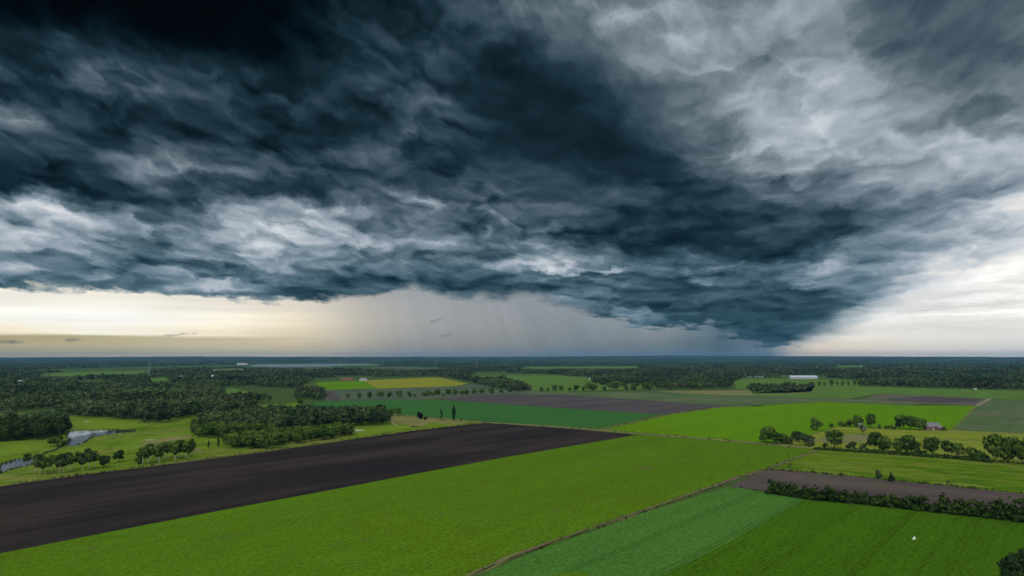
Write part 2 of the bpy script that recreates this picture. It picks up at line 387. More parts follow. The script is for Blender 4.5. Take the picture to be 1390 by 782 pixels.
def link(o):
    COL.objects.link(o); return o
def tag(o, label=None, cat=None, group=None, kind=None):
    for k, v in (('label', label), ('category', cat), ('group', group), ('kind', kind)):
        if v: o[k] = v
    return o
def empty(name, x, y, z=0.0, rz=0.0):
    o = bpy.data.objects.new(name, None); o.empty_display_size = 1.0
    o.location = (x, y, z); o.rotation_euler = (0, 0, rz)
    return link(o)
def mesh_obj(name, me, parent=None):
    o = link(bpy.data.objects.new(name, me))
    if parent: o.parent = parent
    return o
def new_mesh(name, verts, faces, mats, midx=None, smooth=False, tint=None):
    me = bpy.data.meshes.new(name)
    me.from_pydata([tuple(v) for v in verts], [], [tuple(f) for f in faces])
    for m in (mats if isinstance(mats, (list, tuple)) else [mats]): me.materials.append(m)
    if midx is not None: me.polygons.foreach_set('material_index', midx)
    if smooth: me.polygons.foreach_set('use_smooth', [True] * len(me.polygons))
    me.update()
    return me
def quad_mesh(name, verts, tint, mat, puff=None):
    """many separate quads from a (4n,3) array"""
    n = len(verts) // 4
    me = bpy.data.meshes.new(name)
    me.vertices.add(4 * n); me.vertices.foreach_set('co', verts.astype(np.float32).ravel())
    me.loops.add(4 * n); me.loops.foreach_set('vertex_index', np.arange(4 * n, dtype=np.int32))
    me.polygons.add(n); me.polygons.foreach_set('loop_start', np.arange(0, 4 * n, 4, dtype=np.int32))
    me.polygons.foreach_set('loop_total', np.full(n, 4, dtype=np.int32))
    at = me.attributes.new('tint', 'FLOAT', 'FACE'); at.data.foreach_set('value', tint.astype(np.float32))
    if puff is not None:
        pa = me.attributes.new('puff', 'FLOAT_VECTOR', 'FACE'); pa.data.foreach_set('vector', puff.astype(np.float32).ravel())
    me.materials.append(mat); me.update(calc_edges=True); me.validate()
    return me
class MB:
    """collects boxes, tubes and faces into one mesh"""
    def __init__(s): s.v, s.f, s.m = [], [], []
    def add(s, vs, fs, mi=0):
        k = len(s.v); s.v += [tuple(v) for v in vs]; s.f += [tuple(i + k for i in f) for f in fs]; s.m += [mi] * len(fs)
        return s
    def box(s, x0, x1, y0, y1, z0, z1, mi=0):
        return s.add([(x0, y0, z0), (x1, y0, z0), (x1, y1, z0), (x0, y1, z0), (x0, y0, z1), (x1, y0, z1), (x1, y1, z1), (x0, y1, z1)],
                     [(0, 3, 2, 1), (4, 5, 6, 7), (0, 1, 5, 4), (1, 2, 6, 5), (2, 3, 7, 6), (3, 0, 4, 7)], mi)
    def tube(s, pts, rad, sides=6, mi=0):
        pts = [Vector(p) for p in pts]; rings = []
        for i, p in enumerate(pts):
            t = (pts[min(i + 1, len(pts) - 1)] - pts[max(i - 1, 0)]).normalized()
            a = t.orthogonal().normalized(); b = t.cross(a)
            rings.append([p + (a * math.cos(k * 2 * math.pi / sides) + b * math.sin(k * 2 * math.pi / sides)) * rad[i] for k in range(sides)])
        vs = [v for r in rings for v in r]; fs = []
        for i in range(len(pts) - 1):
            for k in range(sides):
                j = (k + 1) % sides
                fs.append((i * sides + k, i * sides + j, (i + 1) * sides + j, (i + 1) * sides + k))
        fs.append(tuple(reversed(range(sides)))); fs.append(tuple((len(pts) - 1) * sides + k for k in range(sides)))
        return s.add(vs, fs, mi)
    def mesh(s, name, mats, smooth=False): return new_mesh(name, s.v, s.f, mats, s.m, smooth)
    def build(s, name, mats, parent=None, smooth=False): return mesh_obj(name, s.mesh(name, mats, smooth), parent)

# ------------------------------------------------------------------ materials
def mat_base(name):
    m = bpy.data.materials.new(name); m.use_nodes = True
    nt = m.node_tree; nt.nodes.clear(); N = NT(nt)
    out = N.new('ShaderNodeOutputMaterial')
    return m, N, out
def principled(N, out, col, rough=.9, spec=.2, normal=None):
    b = N.new('ShaderNodeBsdfPrincipled')
    if isinstance(col, V): N.link(col, b.inputs['Base Color'])
    else: b.inputs['Base Color'].default_value = tuple(col) + (1,)
    if isinstance(rough, V): N.link(rough, b.inputs['Roughness'])
    else: b.inputs['Roughness'].default_value = rough
    b.inputs['Specular IOR Level'].default_value = spec
    if normal is not None: N.link(normal, b.inputs['Normal'])
    N.nt.links.new(b.outputs[0], out.inputs[0])
    return b
def plain(name, col, rough=.8, spec=.3, vary=.12, scale=1.5):
    m, N, out = mat_base(name)
    tc = N.new('ShaderNodeTexCoord')
    n = N.noise(N.v(tc.outputs['Object']), scale, 5, .6)
    c = N.vmul(N.mix(0.0, col, col), n * (2 * vary) + (1 - vary))
    principled(N, out, c, rough, spec)
    return m
def ground_xy(N, ang):
    g = N.new('ShaderNodeNewGeometry')
    x, y, z = N.sep(N.v(g.outputs['Position']))
    c, s_ = math.cos(ang), math.sin(ang)
    return x, y, x * c + y * s_, y * c - x * s_        # x, y, along, across
def bump(N, h, strength, dist):
    b = N.new('ShaderNodeBump'); N.link(h, b.inputs['Height']); b.inputs['Strength'].default_value = strength; b.inputs['Distance'].default_value = dist
    return N.v(b.outputs[0])
def crop(name, col, ang, col2=None, grain=.5, patch=.25, rows=0.0, tram=0.0, tramgap=27.0, fine=.8, bare=None, barecut=.66):
    """a growing crop: tufts, thicker and thinner patches, drill rows, tramlines"""
    m, N, out = mat_base(name)
    x, y, a, c = ground_xy(N, ang)
    p = N.xyz(x, y, 0.0)
    big = N.noise(p, .011, 4, .55); str_ = N.noise(N.xyz(a * .06, c, 8.0), .045, 5, .6); mid = N.noise(N.xyz(a * .35, c, 3.0), .16, 4, .6); fi = N.noise(N.xyz(a * .7, c, 1.0), fine, 3, .65)
    k = (big - .5) * (patch * 2) + (mid - .5) * (grain * 1.0) + (fi - .5) * (grain * 4.6) + (str_ - .5) * patch * .9 + 1.0
    if rows: 
        ro = N.noise(N.xyz(a * .004, c, 5.0), .55, 3, .7)
        k = k + (ro - .5) * rows
    cc = N.mix(big.smooth(.35, .65), col, col2 or tuple(v * .9 for v in col))
    cc = N.vmul(cc, k.max(.15))
    if bare:
        b_ = (N.noise(N.xyz(a * .5, c, 9.0), .05, 6, .68) + (fi - .5) * .1).smooth(barecut, barecut + .07)
        cc = N.mix(b_ * .7, cc, bare)
    if tram:
        wv = (c + (N.noise(p, .02, 2, .5) - .5) * 1.6) * (1 / tramgap)
        fr = wv._m('FRACT')
        l1 = (1.0 - (fr - .46).abs().smooth(.0, .9 / tramgap)).max(1.0 - (fr - .54).abs().smooth(.0, .9 / tramgap))
        cc = N.vmul(cc, 1.0 - l1 * tram)
    principled(N, out, cc, .95, .0, bump(N, fi + mid, .35, .25))
    return m
def soil(name, col, col2, ang, streak=.5, weed=None):
    m, N, out = mat_base(name)
    x, y, a, c = ground_xy(N, ang)
    p = N.xyz(x, y, 0.0)
    big = N.noise(N.xyz(a * .25, c, 0.0), .022, 5, .55)
    st = N.noise(N.xyz(a * .012, c, 2.0), .30, 4, .7)
    st2 = N.noise(N.xyz(a * .02, c, 4.0), 1.3, 3, .7)
    clod = N.noise(p, 1.1, 4, .7)
    cc = N.mix((big + (st - .5) * .25).smooth(.36, .66), col, col2)
    cc = N.vmul(cc, ((st - .5) * streak + (st2 - .5) * streak + (clod - .5) * .8 + 1.0).max(.2))
    if weed:
        cc = N.mix((N.noise(p, .05, 5, .65) + (clod - .5) * .25).smooth(.56, .72) * .6, cc, weed)
    principled(N, out, cc, .95, .0, bump(N, st2 + clod, .5, .3))
    return m
def meadow(name, cols, ang, stretch=.2, scale=.03, grain=.5):
    """rough or mown grass in bands: list of (place, colour)"""
    m, N, out = mat_base(name)
    x, y, a, c = ground_xy(N, ang)
    wob = N.noise(N.xyz(x, y, 0.0), .012, 3, .5)
    f = N.noise(N.xyz(a * stretch + wob * 30.0, c, 0.0), scale, 5, .58)
    fi = N.noise(N.xyz(x, y, 7.0), .7, 4, .65); mi = N.noise(N.xyz(x, y, 3.0), .12, 4, .6)
    cc = N.ramp(f + (mi - .5) * .16, cols)
    cc = N.vmul(cc, ((fi - .5) * grain * 1.3 + (mi - .5) * grain + 1.0).max(.2))
    principled(N, out, cc, .95, .0, bump(N, fi + mi, .35, .3))
    return m
def leaf_mat(name, dark, light, var=.35, autumn=0.0):
    m, N, out = mat_base(name)
    at = N.new('ShaderNodeAttribute'); at.attribute_name = 'tint'
    oi = N.new('ShaderNodeObjectInfo')
    f = N.v(at.outputs['Fac']) + (N.v(oi.outputs['Random']) - .5) * var
    c = N.mix(f.clamp(), dark, light)
    if autumn:
        x, y, a_, c_ = ground_xy(N, 0)
        k = N.noise(N.xyz(x, y * .6, 0.0), .011, 4, .6)
        c = N.mix(k.smooth(.48, .68) * autumn, c, N.vmul(N.mix(0.0, (.088, .070, .042), (0, 0, 0)), f.max(.12) * 1.1))
        c = N.mix((1.0 - N.noise(N.xyz(x, y * .6, 9.0), .007, 4, .6)).smooth(.52, .66) * .55, c, N.vmul(N.mix(0.0, (.030, .062, .034), (0, 0, 0)), f.max(.12) * 1.0))
    pn = N.new('ShaderNodeAttribute'); pn.attribute_name = 'puff'
    vt = N.new('ShaderNodeVectorTransform', vector_type='NORMAL', convert_from='OBJECT', convert_to='WORLD'); N.nt.links.new(pn.outputs['Vector'], vt.inputs[0])
    vn = N.new('ShaderNodeVectorMath', operation='NORMALIZE'); N.nt.links.new(vt.outputs[0], vn.inputs[0])
    d = N.new('ShaderNodeBsdfDiffuse'); N.link(c, d.inputs[0]); N.nt.links.new(vn.outputs[0], d.inputs['Normal'])
    t = N.new('ShaderNodeBsdfTranslucent'); N.link(N.vmul(c, 1.2), t.inputs[0])
    mx = N.new('ShaderNodeMixShader'); mx.inputs[0].default_value = .22
    N.nt.links.new(d.outputs[0], mx.inputs[1]); N.nt.links.new(t.outputs[0], mx.inputs[2]); N.nt.links.new(mx.outputs[0], out.inputs[0])
    return m
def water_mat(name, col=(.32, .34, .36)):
    """water with painted reflections: pale sky to the left, dark trees to the right"""
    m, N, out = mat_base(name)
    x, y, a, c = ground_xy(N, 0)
    dark_refl = (x + (N.noise(N.xyz(x, y, 2.0), .10, 3, .5) - .5) * 16.0).smooth(POND_X - 2.0, POND_X + 3.0)  # mask of the tree reflection painted into the water colour
    col = N.mix(dark_refl, col, (.008, .010, .008))
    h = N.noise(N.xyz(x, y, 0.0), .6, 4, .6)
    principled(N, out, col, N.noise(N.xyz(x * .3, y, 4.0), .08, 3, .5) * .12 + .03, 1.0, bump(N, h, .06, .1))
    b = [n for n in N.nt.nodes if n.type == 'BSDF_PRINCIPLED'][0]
    N.link(1.0 - dark_refl * .9, b.inputs['Specular IOR Level'])  # mirror weakened where the tree reflection is painted dark
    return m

M_LEAF = leaf_mat('leaves', (.022, .050, .010), (.132, .210, .034))
M_LEAF_FOREST = leaf_mat('forest_leaves', (.016, .035, .014), (.128, .180, .062), .0, .75)
M_LEAF_WOOD = leaf_mat('wood_leaves', (.011, .025, .008), (.066, .100, .022), .35, .5)
M_LEAF_DARK = leaf_mat('dark_leaves', (.012, .028, .011), (.042, .074, .024))
M_LEAF_BLACK = leaf_mat('copper_leaves', (.006, .005, .006), (.016, .012, .012))
M_LEAF_PALE = leaf_mat('blossom_leaves', (.10, .15, .06), (.42, .44, .34))
M_LEAF_OLIVE = leaf_mat('olive_leaves', (.035, .055, .020), (.11, .15, .045))
M_LEAF_RED = leaf_mat('red_leaves', (.03, .012, .010), (.07, .03, .02))
M_LEAF_WILLOW = leaf_mat('willow_leaves', (.040, .062, .030), (.10, .14, .065))
M_BARK = plain('bark', (.055, .043, .032), .95, .1)
M_BIRCH = plain('birch_bark', (.42, .40, .36), .8, .2, .3, 3.0)

# ====================================================================== ground, fields, paths and water
def sheet(name, pts, z, mat, kind='structure', px=True):
    P = [G(*p) for p in pts] if px else pts
    bm = bmesh.new()
    f = bm.faces.new([bm.verts.new((x, y, z)) for x, y in P])
    if f.normal.z < 0 or f.calc_area() and (f.normal_update() or f.normal.z < 0): f.normal_flip()
    bmesh.ops.triangulate(bm, faces=bm.faces[:])
    me = bpy.data.meshes.new(name); bm.to_mesh(me); bm.free(); me.materials.append(mat)
    o = mesh_obj(name, me); o['kind'] = kind
    return o
def ribbon(name, pts, width, z, mat, wob=.25, seed=1, px=True, step=6.0):
    rng = random.Random(seed)
    P = [Vector(G(*p)) if px else Vector(p) for p in pts]
    Q = []
    for a, b in zip(P[:-1], P[1:]):
        n = max(1, int((b - a).length / step))
        Q += [a.lerp(b, i / n) for i in range(n)]
    Q.append(P[-1])
    vs, fs = [], []
    for i, q in enumerate(Q):
        t = (Q[min(i + 1, len(Q) - 1)] - Q[max(i - 1, 0)]).normalized(); n = Vector((-t.y, t.x))
        o = (rng.random() - .5) * width * wob; w = width * .5 * (1 + (rng.random() - .5) * wob * 2)
        vs += [(*(q + n * (o + w)), z), (*(q + n * (o - w)), z)]
        if i: fs.append((2 * i - 2, 2 * i - 1, 2 * i + 1, 2 * i))
    o = mesh_obj(name, new_mesh(name, vs, fs, mat)); o['kind'] = 'structure'
    return o

# far land: dark woods' floor with long pale strips of field
def far_mat():
    m, N, out = mat_base('far_land')
    x, y, a, c = ground_xy(N, .1)
    f = N.noise(N.xyz(x * .0011, y * .0022, 0.0), 1.0, 4, .55); g = N.noise(N.xyz(x, y, 3.0), .09, 5, .65)
    cc = N.ramp(f, [(.0, (.034, .058, .017)), (.55, (.040, .066, .018)), (.60, (.05, .09, .02)), (.72, (.06, .10, .022)), (.76, (.036, .06, .017)), (1, (.034, .056, .016))])
    cc = N.vmul(cc, (g - .5) * 1.0 + 1.0)
    principled(N, out, cc, .9, .0)
    return m
GX, GY0, GY1 = 20000, -900, 22500
gnd = MB().add([(-GX, GY0, 0), (GX, GY0, 0), (GX, GY1, 0), (-GX, GY1, 0)], [(0, 1, 2, 3)]).build('ground', far_mat())
gnd['kind'] = 'structure'

# low wooded ridges on the skyline
def hills():
    rng = np.random.default_rng(5)
    m, N, out = mat_base('ridge_woods')
    x, y, a, c = ground_xy(N, 0)
    f = N.noise(N.xyz(x * .35, y * .35, 0.0), .006, 6, .72)
    cc = N.ramp(f, [(.36, (.004, .010, .005)), (.50, (.012, .024, .011)), (.62, (.030, .048, .020)), (.72, (.05, .075, .03))])
    principled(N, out, cc, .95, .05)
    vs, fs = [], []
    na = 420
    A = np.linspace(-.80, .80, na)
    def wave(k, ph): return sum(np.sin(A * f_ * k + p_) / f_ for f_, p_ in zip((7, 13, 29, 53, 97), ph))
    for r, (dist, h0, amp) in enumerate(((9800, 34, 16), (13500, 62, 20), (16800, 74, 26), (19800, 84, 22))):
        hgt = h0 + amp * np.exp(-((A + .02 - .1 * r) / .30) ** 2) + amp * 2.6 * wave(1 + .17 * r, rng.random(5) * 6) + rng.normal(0, 1.6, na)
        k = len(vs)
        for j, (dd, hh) in enumerate(((-1400, -.02), (-500, .66), (0, 1), (900, .7), (1800, -.02))):
            for i in range(na):
                D = dist + dd
                vs.append((math.sin(A[i]) * D, math.cos(A[i]) * D, max(hgt[i] * hh + (rng.normal(0, 2.0) if 0 < j < 4 else 0), -.5)))
        for j in range(4):
            for i in range(na - 1):
                fs.append((k + j * na + i, k + j * na + i + 1, k + (j + 1) * na + i + 1, k + (j + 1) * na + i))
    o = mesh_obj('hills', new_mesh('hills', vs, fs, m, smooth=True)); o['kind'] = 'structure'
hills()

Z1, Z2, Z3, Z4 = .04, .08, .12, .16
# --- nearest fields
M_light = crop('young_crop', (.060, .116, .005), DIR_TRACK, (.048, .102, .005), .40, .38, .20, 0, fine=.85, bare=(.078, .078, .028), barecut=.63)
M_black = soil('black_soil', (.0150, .0130, .0134), (.0300, .0236, .0200), DIR_LONG, .95)
M_teal = crop('cereal_crop', (.048, .118, .018), DIR_TRACK, (.039, .102, .016), .34, .26, .26, .28, 24.0)
M_deep = crop('deep_green_crop', (.036, .088, .004), DIR_TRACK, (.029, .072, .003), .36, .5, .40, .15, 24.0)
M_lime = crop('bright_crop', (.075, .158, .0028), DIR_LONG, (.060, .136, .0028), .16, .34, .30, .10, 36.0)
M_bluegreen = crop('dense_crop', (.030, .096, .022), DIR_LONG, (.026, .084, .020), .14, .36, .15, .12, 30)
M_plough2 = soil('grey_soil', (.048, .043, .044), (.062, .056, .052), DIR_LONG, .45)
M_plough3 = soil('brown_soil', (.054, .043, .041), (.072, .058, .048), heading((1142, 645), (1390, 670)), .9, (.06, .075, .025))
M_greygreen = crop('thin_crop', (.058, .098, .036), DIR_LONG, (.068, .084, .040), .25, .5, .3, .1, 30)
M_midgreen = crop('grass_crop', (.070, .130, .024), DIR_LONG, (.056, .104, .020), .25, .5, .25, .1, 40)
M_yellow = crop('flowering_crop', (.165, .165, .014), DIR_LONG, (.13, .15, .016), .2, .2, .3, .2, 60)
M_dull = crop('dull_crop', (.050, .078, .046), DIR_LONG, (.062, .074, .046), .2, .5, .2, .15, 40)
M_tan = crop('stubble', (.125, .122, .052), DIR_LONG, (.110, .115, .045), .25, .2, .3)
M_plots = soil('plot_soil', (.070, .078, .044), (.085, .072, .058), DIR_LONG, .5, (.06, .10, .03))
M_verge = meadow('verge_grass', [(.3, (.060, .092, .012)), (.5, (.085, .105, .022)), (.62, (.12, .12, .045)), (.8, (.07, .10, .02))], DIR_LONG, .2, .12)
M_golf = meadow('golf_grass', [(.26, (.042, .082, .006)), (.40, (.060, .104, .007)), (.47, (.095, .138, .013)), (.53, (.066, .114, .008)), (.60, (.118, .126, .030)), (.67, (.060, .108, .007)), (.85, (.044, .086, .006))], heading((100, 610), (300, 585)), .38, .019, .8)
M_fairway = meadow('fairway_grass', [(.3, (.080, .142, .010)), (.5, (.098, .152, .014)), (.7, (.074, .130, .009))], .3, .2, .05, .3)
M_rough = meadow('rough_grass', [(.28, (.085, .105, .025)), (.42, (.16, .140, .060)), (.52, (.10, .115, .03)), (.64, (.15, .125, .055)), (.8, (.08, .105, .025))], DIR_LONG, .4, .05, .5)
M_pasture = meadow('pasture_grass', [(.26, (.056, .106, .005)), (.38, (.070, .120, .005)), (.46, (.092, .116, .018)), (.52, (.064, .114, .004)), (.58, (.036, .080, .006)), (.63, (.066, .116, .005)), (.70, (.105, .125, .024)), (.85, (.064, .110, .006))], heading((1100, 622), (1390, 645)), .30, .034, .9)
M_strips = meadow('mown_strips', [(.30, (.070, .112, .008)), (.42, (.110, .150, .010)), (.48, (.165, .175, .030)), (.54, (.075, .122, .008)), (.62, (.135, .140, .040)), (.8, (.065, .11, .008))], heading((1140, 590), (1390, 606)), .05, .055, .35)
M_sand = plain('bunker_sand', (.25, .235, .17), .95, .1)
M_dirt = soil('track_dirt', (.115, .088, .060), (.085, .078, .04), DIR_TRACK, .6, (.05, .075, .02))
M_ditch = soil('ditch', (.022, .022, .014), (.04, .045, .02), DIR_TRACK, .8, (.03, .05, .01))
M_path = soil('path_gravel', (.19, .165, .105), (.15, .14, .08), DIR_LONG, .5, (.08, .10, .03))

F1 = [(-60, 668), (0, 660.5), (100, 646), (200, 634), (350, 614.5), (409, 606), (480, 596.5), (560, 585), (657, 574.4), (700, 576.2), (760, 580.8), (820, 586.2), (864, 590.5), (690, 620), (560, 644), (429, 669), (300, 693), (150, 722), (0, 751.5), (-60, 763)]
sheet('ploughed_field', F1, Z2, M_black)
F2 = [(864, 590.5), (690, 620), (560, 644), (429, 669), (300, 693), (150, 722), (0, 751.5), (-60, 763), (-60, 840), (560, 840), (635, 784), (730, 743), (860, 698), (968, 660), (1036, 638), (1110, 609.5), (1040, 603.5), (951, 596.5)]
sheet('crop_field', F2, Z1, M_light)
F3 = [(818, 582.6), (905, 563), (984, 551.6), (1040, 550), (1117, 545.5), (1232, 550.5), (1324, 551), (1292, 583), (1245, 583), (1135, 579), (1100, 590), (1050, 600), (1036, 601.5), (951, 594), (864, 587)]
sheet('crop_field', F3, Z1, M_lime)
F4 = [(400, 552), (440, 544.5), (555, 543), (600, 543.3), (690, 549.3), (843, 559.5), (895, 562.6), (812, 581), (740, 577), (690, 574), (657, 572.2), (610, 569), (529, 562), (526, 556)]
sheet('crop_field', F4, Z1, M_bluegreen)
F5 = [(598, 540.5), (640, 537.5), (700, 535.8), (767, 536), (869, 543), (950, 548.5), (1028, 552), (976, 552.2), (902, 562.4), (843, 559.2), (690, 549), (600, 543)]
sheet('ploughed_field', F5, Z2, M_plough2)
sheet('crop_field', [(700, 535.5), (760, 532), (925, 533), (1022, 537), (1100, 540), (1168, 543), (1250, 547.5), (1232, 550.2), (1117, 545.2), (1040, 549.8), (1028, 551.7), (950, 548.2), (869, 542.7), (767, 535.8)], Z1, M_greygreen)
sheet('stubble_field', [(890, 531), (1017, 529.5), (1024, 537), (960, 535.5), (915, 533)], Z2, M_tan)
sheet('crop_field', [(437, 529.5), (511, 528), (622, 524.5), (640, 521.5), (690, 524), (722, 531), (760, 532), (700, 535.5), (640, 537.3), (598, 540.3), (560, 542.7), (440, 544.3)], Z1, M_dull)
sheet('ploughed_field', [(438, 530), (447, 529.5), (464, 541), (460, 544), (448, 543.5)], Z2, M_plough2)
sheet('crop_field', [(428, 518.8), (491, 516.5), (511, 527.7), (438, 529.3)], Z2, M_lime)
sheet('crop_field', [(492, 516.3), (588, 512.3), (600, 513), (636, 521), (616, 524.3), (512, 527.7)], Z2, M_yellow)
sheet('grass_field', [(690, 509.5), (750, 509.5), (860, 517), (885, 520), (892, 527), (760, 531.8), (722, 530), (700, 520)], Z1, M_midgreen)
sheet('crop_field', [(997, 518), (1010, 514), (1045, 514), (1160, 516), (1168, 524.5), (1104, 526), (1100, 533), (1018, 534), (1017, 529), (999, 528)], Z1, M_midgreen)
sheet('crop_field', [(1104, 526), (1168, 524.5), (1280, 527.5), (1460, 533), (1460, 545), (1390, 543.4), (1342, 541), (1260, 537), (1195, 534.5), (1150, 541), (1100, 539.8), (1024, 536.8), (1017, 534)], Z1, M_midgreen)
sheet('plot_field', [(1168, 542.8), (1195, 534.8), (1260, 537.2), (1342, 541.2), (1324, 550.5), (1250, 547.3)], Z1, M_plots)
sheet('plot_field', [(1196, 543), (1250, 538), (1334, 541.8), (1322, 547.5), (1252, 546)], Z2, M_plough2)
sheet('crop_field', [(1346, 541.5), (1460, 545.3), (1460, 592), (1390, 588), (1294, 583), (1328, 551)], Z1, M_greygreen)
ribbon('path', [(1344, 541), (1326, 551)], 5, Z2, M_path)
ribbon('verge', [(1326, 551), (1293, 583)], 2.5, Z2, M_verge)
# --- meadow strips and pasture to the right
sheet('meadow', [(1040, 602.5), (1100, 590.5), (1137, 579.5), (1245, 583.5), (1292, 583.5), (1460, 592), (1460, 634), (1390, 629), (1300, 621), (1200, 614), (1112, 609.5)], Z1, M_strips)
sheet('meadow', [(1104, 598), (1130, 590), (1185, 590.5), (1205, 596), (1170, 600), (1130, 602)], Z2, M_tan)
sheet('pasture', [(1112, 610), (1200, 614.5), (1300, 621.5), (1390, 629.5), (1460, 634.5), (1460, 678), (1390, 670.3), (1278, 658.8), (1142, 645.3), (1059, 637), (1042, 637.5)], Z1, M_pasture)
sheet('ploughed_field', [(990, 660.3), (1036, 639), (1059, 637.2), (1142, 645.5), (1278, 659), (1390, 670.5), (1460, 678.5), (1460, 716), (1390, 707), (1266, 694), (1191, 685), (1096, 677), (1047, 668.5)], Z1, M_plough3)
# --- near right
sheet('crop_field', [(640, 786), (735, 744.5), (863, 699), (990, 661), (1047, 668.7), (1096, 678.5), (990, 736.7), (903, 782), (800, 840), (560, 840)], Z1, M_teal)
sheet('crop_field', [(1096, 677.5), (1191, 686), (1266, 694.5), (1390, 708), (1460, 716), (1460, 850), (795, 850), (900, 783), (990, 737.5)], Z1 - .02, M_deep)
sheet('crop_field', [(742, 783), (764, 777.5), (788, 776), (800, 779), (784, 790), (730, 792)], Z2, M_light)
# --- tracks and verges
TR = [(600, 803), (635, 782.5), (690, 758), (730, 743.5), (800, 718.5), (860, 698.5), (920, 677), (968, 660.5), (1000, 648.8), (1036, 638.3)]
ribbon('verge', TR + [(1070, 625.5), (1112, 610)], 3.4, Z3, M_verge, .3, 3)
ribbon('ditch', [(p[0] + 4, p[1] - .2) for p in TR], .7, Z4, M_ditch, .6, 4)
ribbon('track', [(p[0] - 2, p[1]) for p in TR], 1.2, Z4, M_dirt, .9, 5, step=3)
ribbon('track', [(966, 661.5), (1000, 649.5), (1036, 639), (1060, 630), (1112, 610.5)], 1.3, Z4 + .02, M_dirt, .7, 9, step=3)
ribbon('verge', [(526, 562.5), (600, 568.7), (657, 573.2), (740, 578.6), (818, 584.5), (864, 588.8), (951, 595.3), (1040, 602.8), (1112, 609.6)], 11, Z3, M_verge, .2, 6)
ribbon('track', [(529, 562.3), (600, 568.4), (657, 573), (740, 578.3), (818, 584.2), (864, 588.5), (951, 595), (1040, 602.5), (1112, 609.3)], 3.5, Z4, M_path, .3, 7)
ribbon('verge', [(818, 583), (905, 563.2), (984, 551.9), (1028, 551.8)], 8, Z3, M_verge, .2, 8)
ribbon('path', [(768, 532.5), (890, 531.6), (1000, 535), (1100, 540), (1168, 543.5), (1250, 547.8)], 4, Z3, M_path, .3, 10)
ribbon('path', [(1020, 537), (1060, 534.5), (1120, 531)], 14, Z3, M_tan, .3, 11)
ribbon('verge', [(-60, 667), (0, 659.5), (100, 645), (200, 633.3), (350, 613.8), (480, 595.8), (560, 584.5), (657, 573.9)], 4.5, Z3, M_verge, .3, 12)
ribbon('verge', [(1095, 677.8), (990, 737), (900, 783), (800, 840)], .8, Z2 + .01, M_deep, .3, 13)
# --- golf course
sheet('golf_course', [(-80, 672), (0, 660.5), (200, 634), (350, 614.5), (560, 585), (657, 574), (610, 568.8), (529, 561.8), (526, 555.5), (400, 547), (300, 553), (272, 563), (200, 570), (95, 563), (-80, 556)], Z1 - .02, M_golf)
for pts in ([(93, 573), (130, 569), (175, 573), (205, 577), (180, 581), (120, 582), (95, 580)], [(150, 608), (190, 596), (230, 588), (262, 583), (262, 590), (215, 600), (170, 611)],
            [(-30, 612), (30, 603), (75, 606), (40, 614), (-30, 622)], [(480, 588), (505, 581), (545, 578), (570, 579), (520, 587), (488, 593)], [(60, 622), (110, 608), (150, 605), (120, 616), (80, 628)]):
    sheet('fairway', pts, Z1, M_fairway)
sheet('rough_ground', [(527, 564), (560, 565), (600, 570), (640, 573.5), (600, 578), (560, 580), (545, 574), (530, 572)], Z1, M_rough)
sheet('rough_ground', [(190, 601), (225, 594), (258, 590), (262, 594), (225, 600), (196, 607)], Z1 + .01, M_rough)
def ellipse(cx, cy, a, b, n=14, seed=0):
    r = random.Random(seed)
    return [(cx + a * math.cos(t) * (1 + r.uniform(-.18, .18)), cy + b * math.sin(t) * (1 + r.uniform(-.18, .18))) for t in [k * 2 * math.pi / n for k in range(n)]]
for k, (cx, cy, a, b) in enumerate(((488, 584.3, 8, 1.0), (118, 572.5, 4, .6), (203, 597.3, 7, .6))):
    sheet('bunker', ellipse(cx, cy, a, b, seed=k), Z3, M_sand)
sheet('bunker', ellipse(267, 611, 8, 2.2, seed=9), Z3, M_tan)
ribbon('path', [(531, 572), (534, 574.5), (537, 577.5), (540, 579)], 1.3, Z3, M_sand, .3, 14)
sheet('mound', ellipse(592, 577, 16, 3.2, seed=5), Z3, M_golf)
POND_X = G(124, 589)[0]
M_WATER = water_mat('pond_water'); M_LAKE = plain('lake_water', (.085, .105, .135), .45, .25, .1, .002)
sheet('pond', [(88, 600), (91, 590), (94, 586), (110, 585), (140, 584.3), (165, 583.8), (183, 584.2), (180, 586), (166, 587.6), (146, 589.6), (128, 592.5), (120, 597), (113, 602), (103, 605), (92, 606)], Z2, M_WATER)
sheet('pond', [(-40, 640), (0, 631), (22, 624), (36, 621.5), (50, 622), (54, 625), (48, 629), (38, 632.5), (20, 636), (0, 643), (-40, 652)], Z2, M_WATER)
ribbon('stream', [(85, 606), (72, 612), (60, 616), (46, 620.5), (38, 622.5)], 2.2, Z2, M_ditch, .4, 15)
sheet('lake', [(338, 497.2), (350, 494.6), (430, 494.0), (498, 494.2), (520, 495.2), (470, 496.0), (440, 498.0), (380, 498.6)], .3, M_LAKE)
# --- fields far off
for pts, m_ in (([(56, 508.5), (100, 505), (198, 503.3), (200, 507), (120, 510.2), (65, 511)], M_midgreen), ([(205, 514), (226, 513), (228, 520), (206, 521)], M_midgreen),
                ([(304, 528), (318, 527), (343, 534), (330, 536.5), (310, 536)], M_midgreen), ([(288, 501.5), (328, 500.8), (330, 502.8), (290, 503.2)], M_tan),
                ([(640, 510.5), (690, 509.5), (700, 513), (660, 514)], M_midgreen), ([(713, 498.3), (864, 497.6), (864, 499.8), (720, 500.3)], M_midgreen),
                ([(1138, 496.8), (1172, 496.6), (1172, 498.6), (1140, 498.8)], M_midgreen), ([(500, 498.5), (560, 498), (600, 500), (540, 502)], M_dull)):
    sheet('far_field', pts, .2, m_)

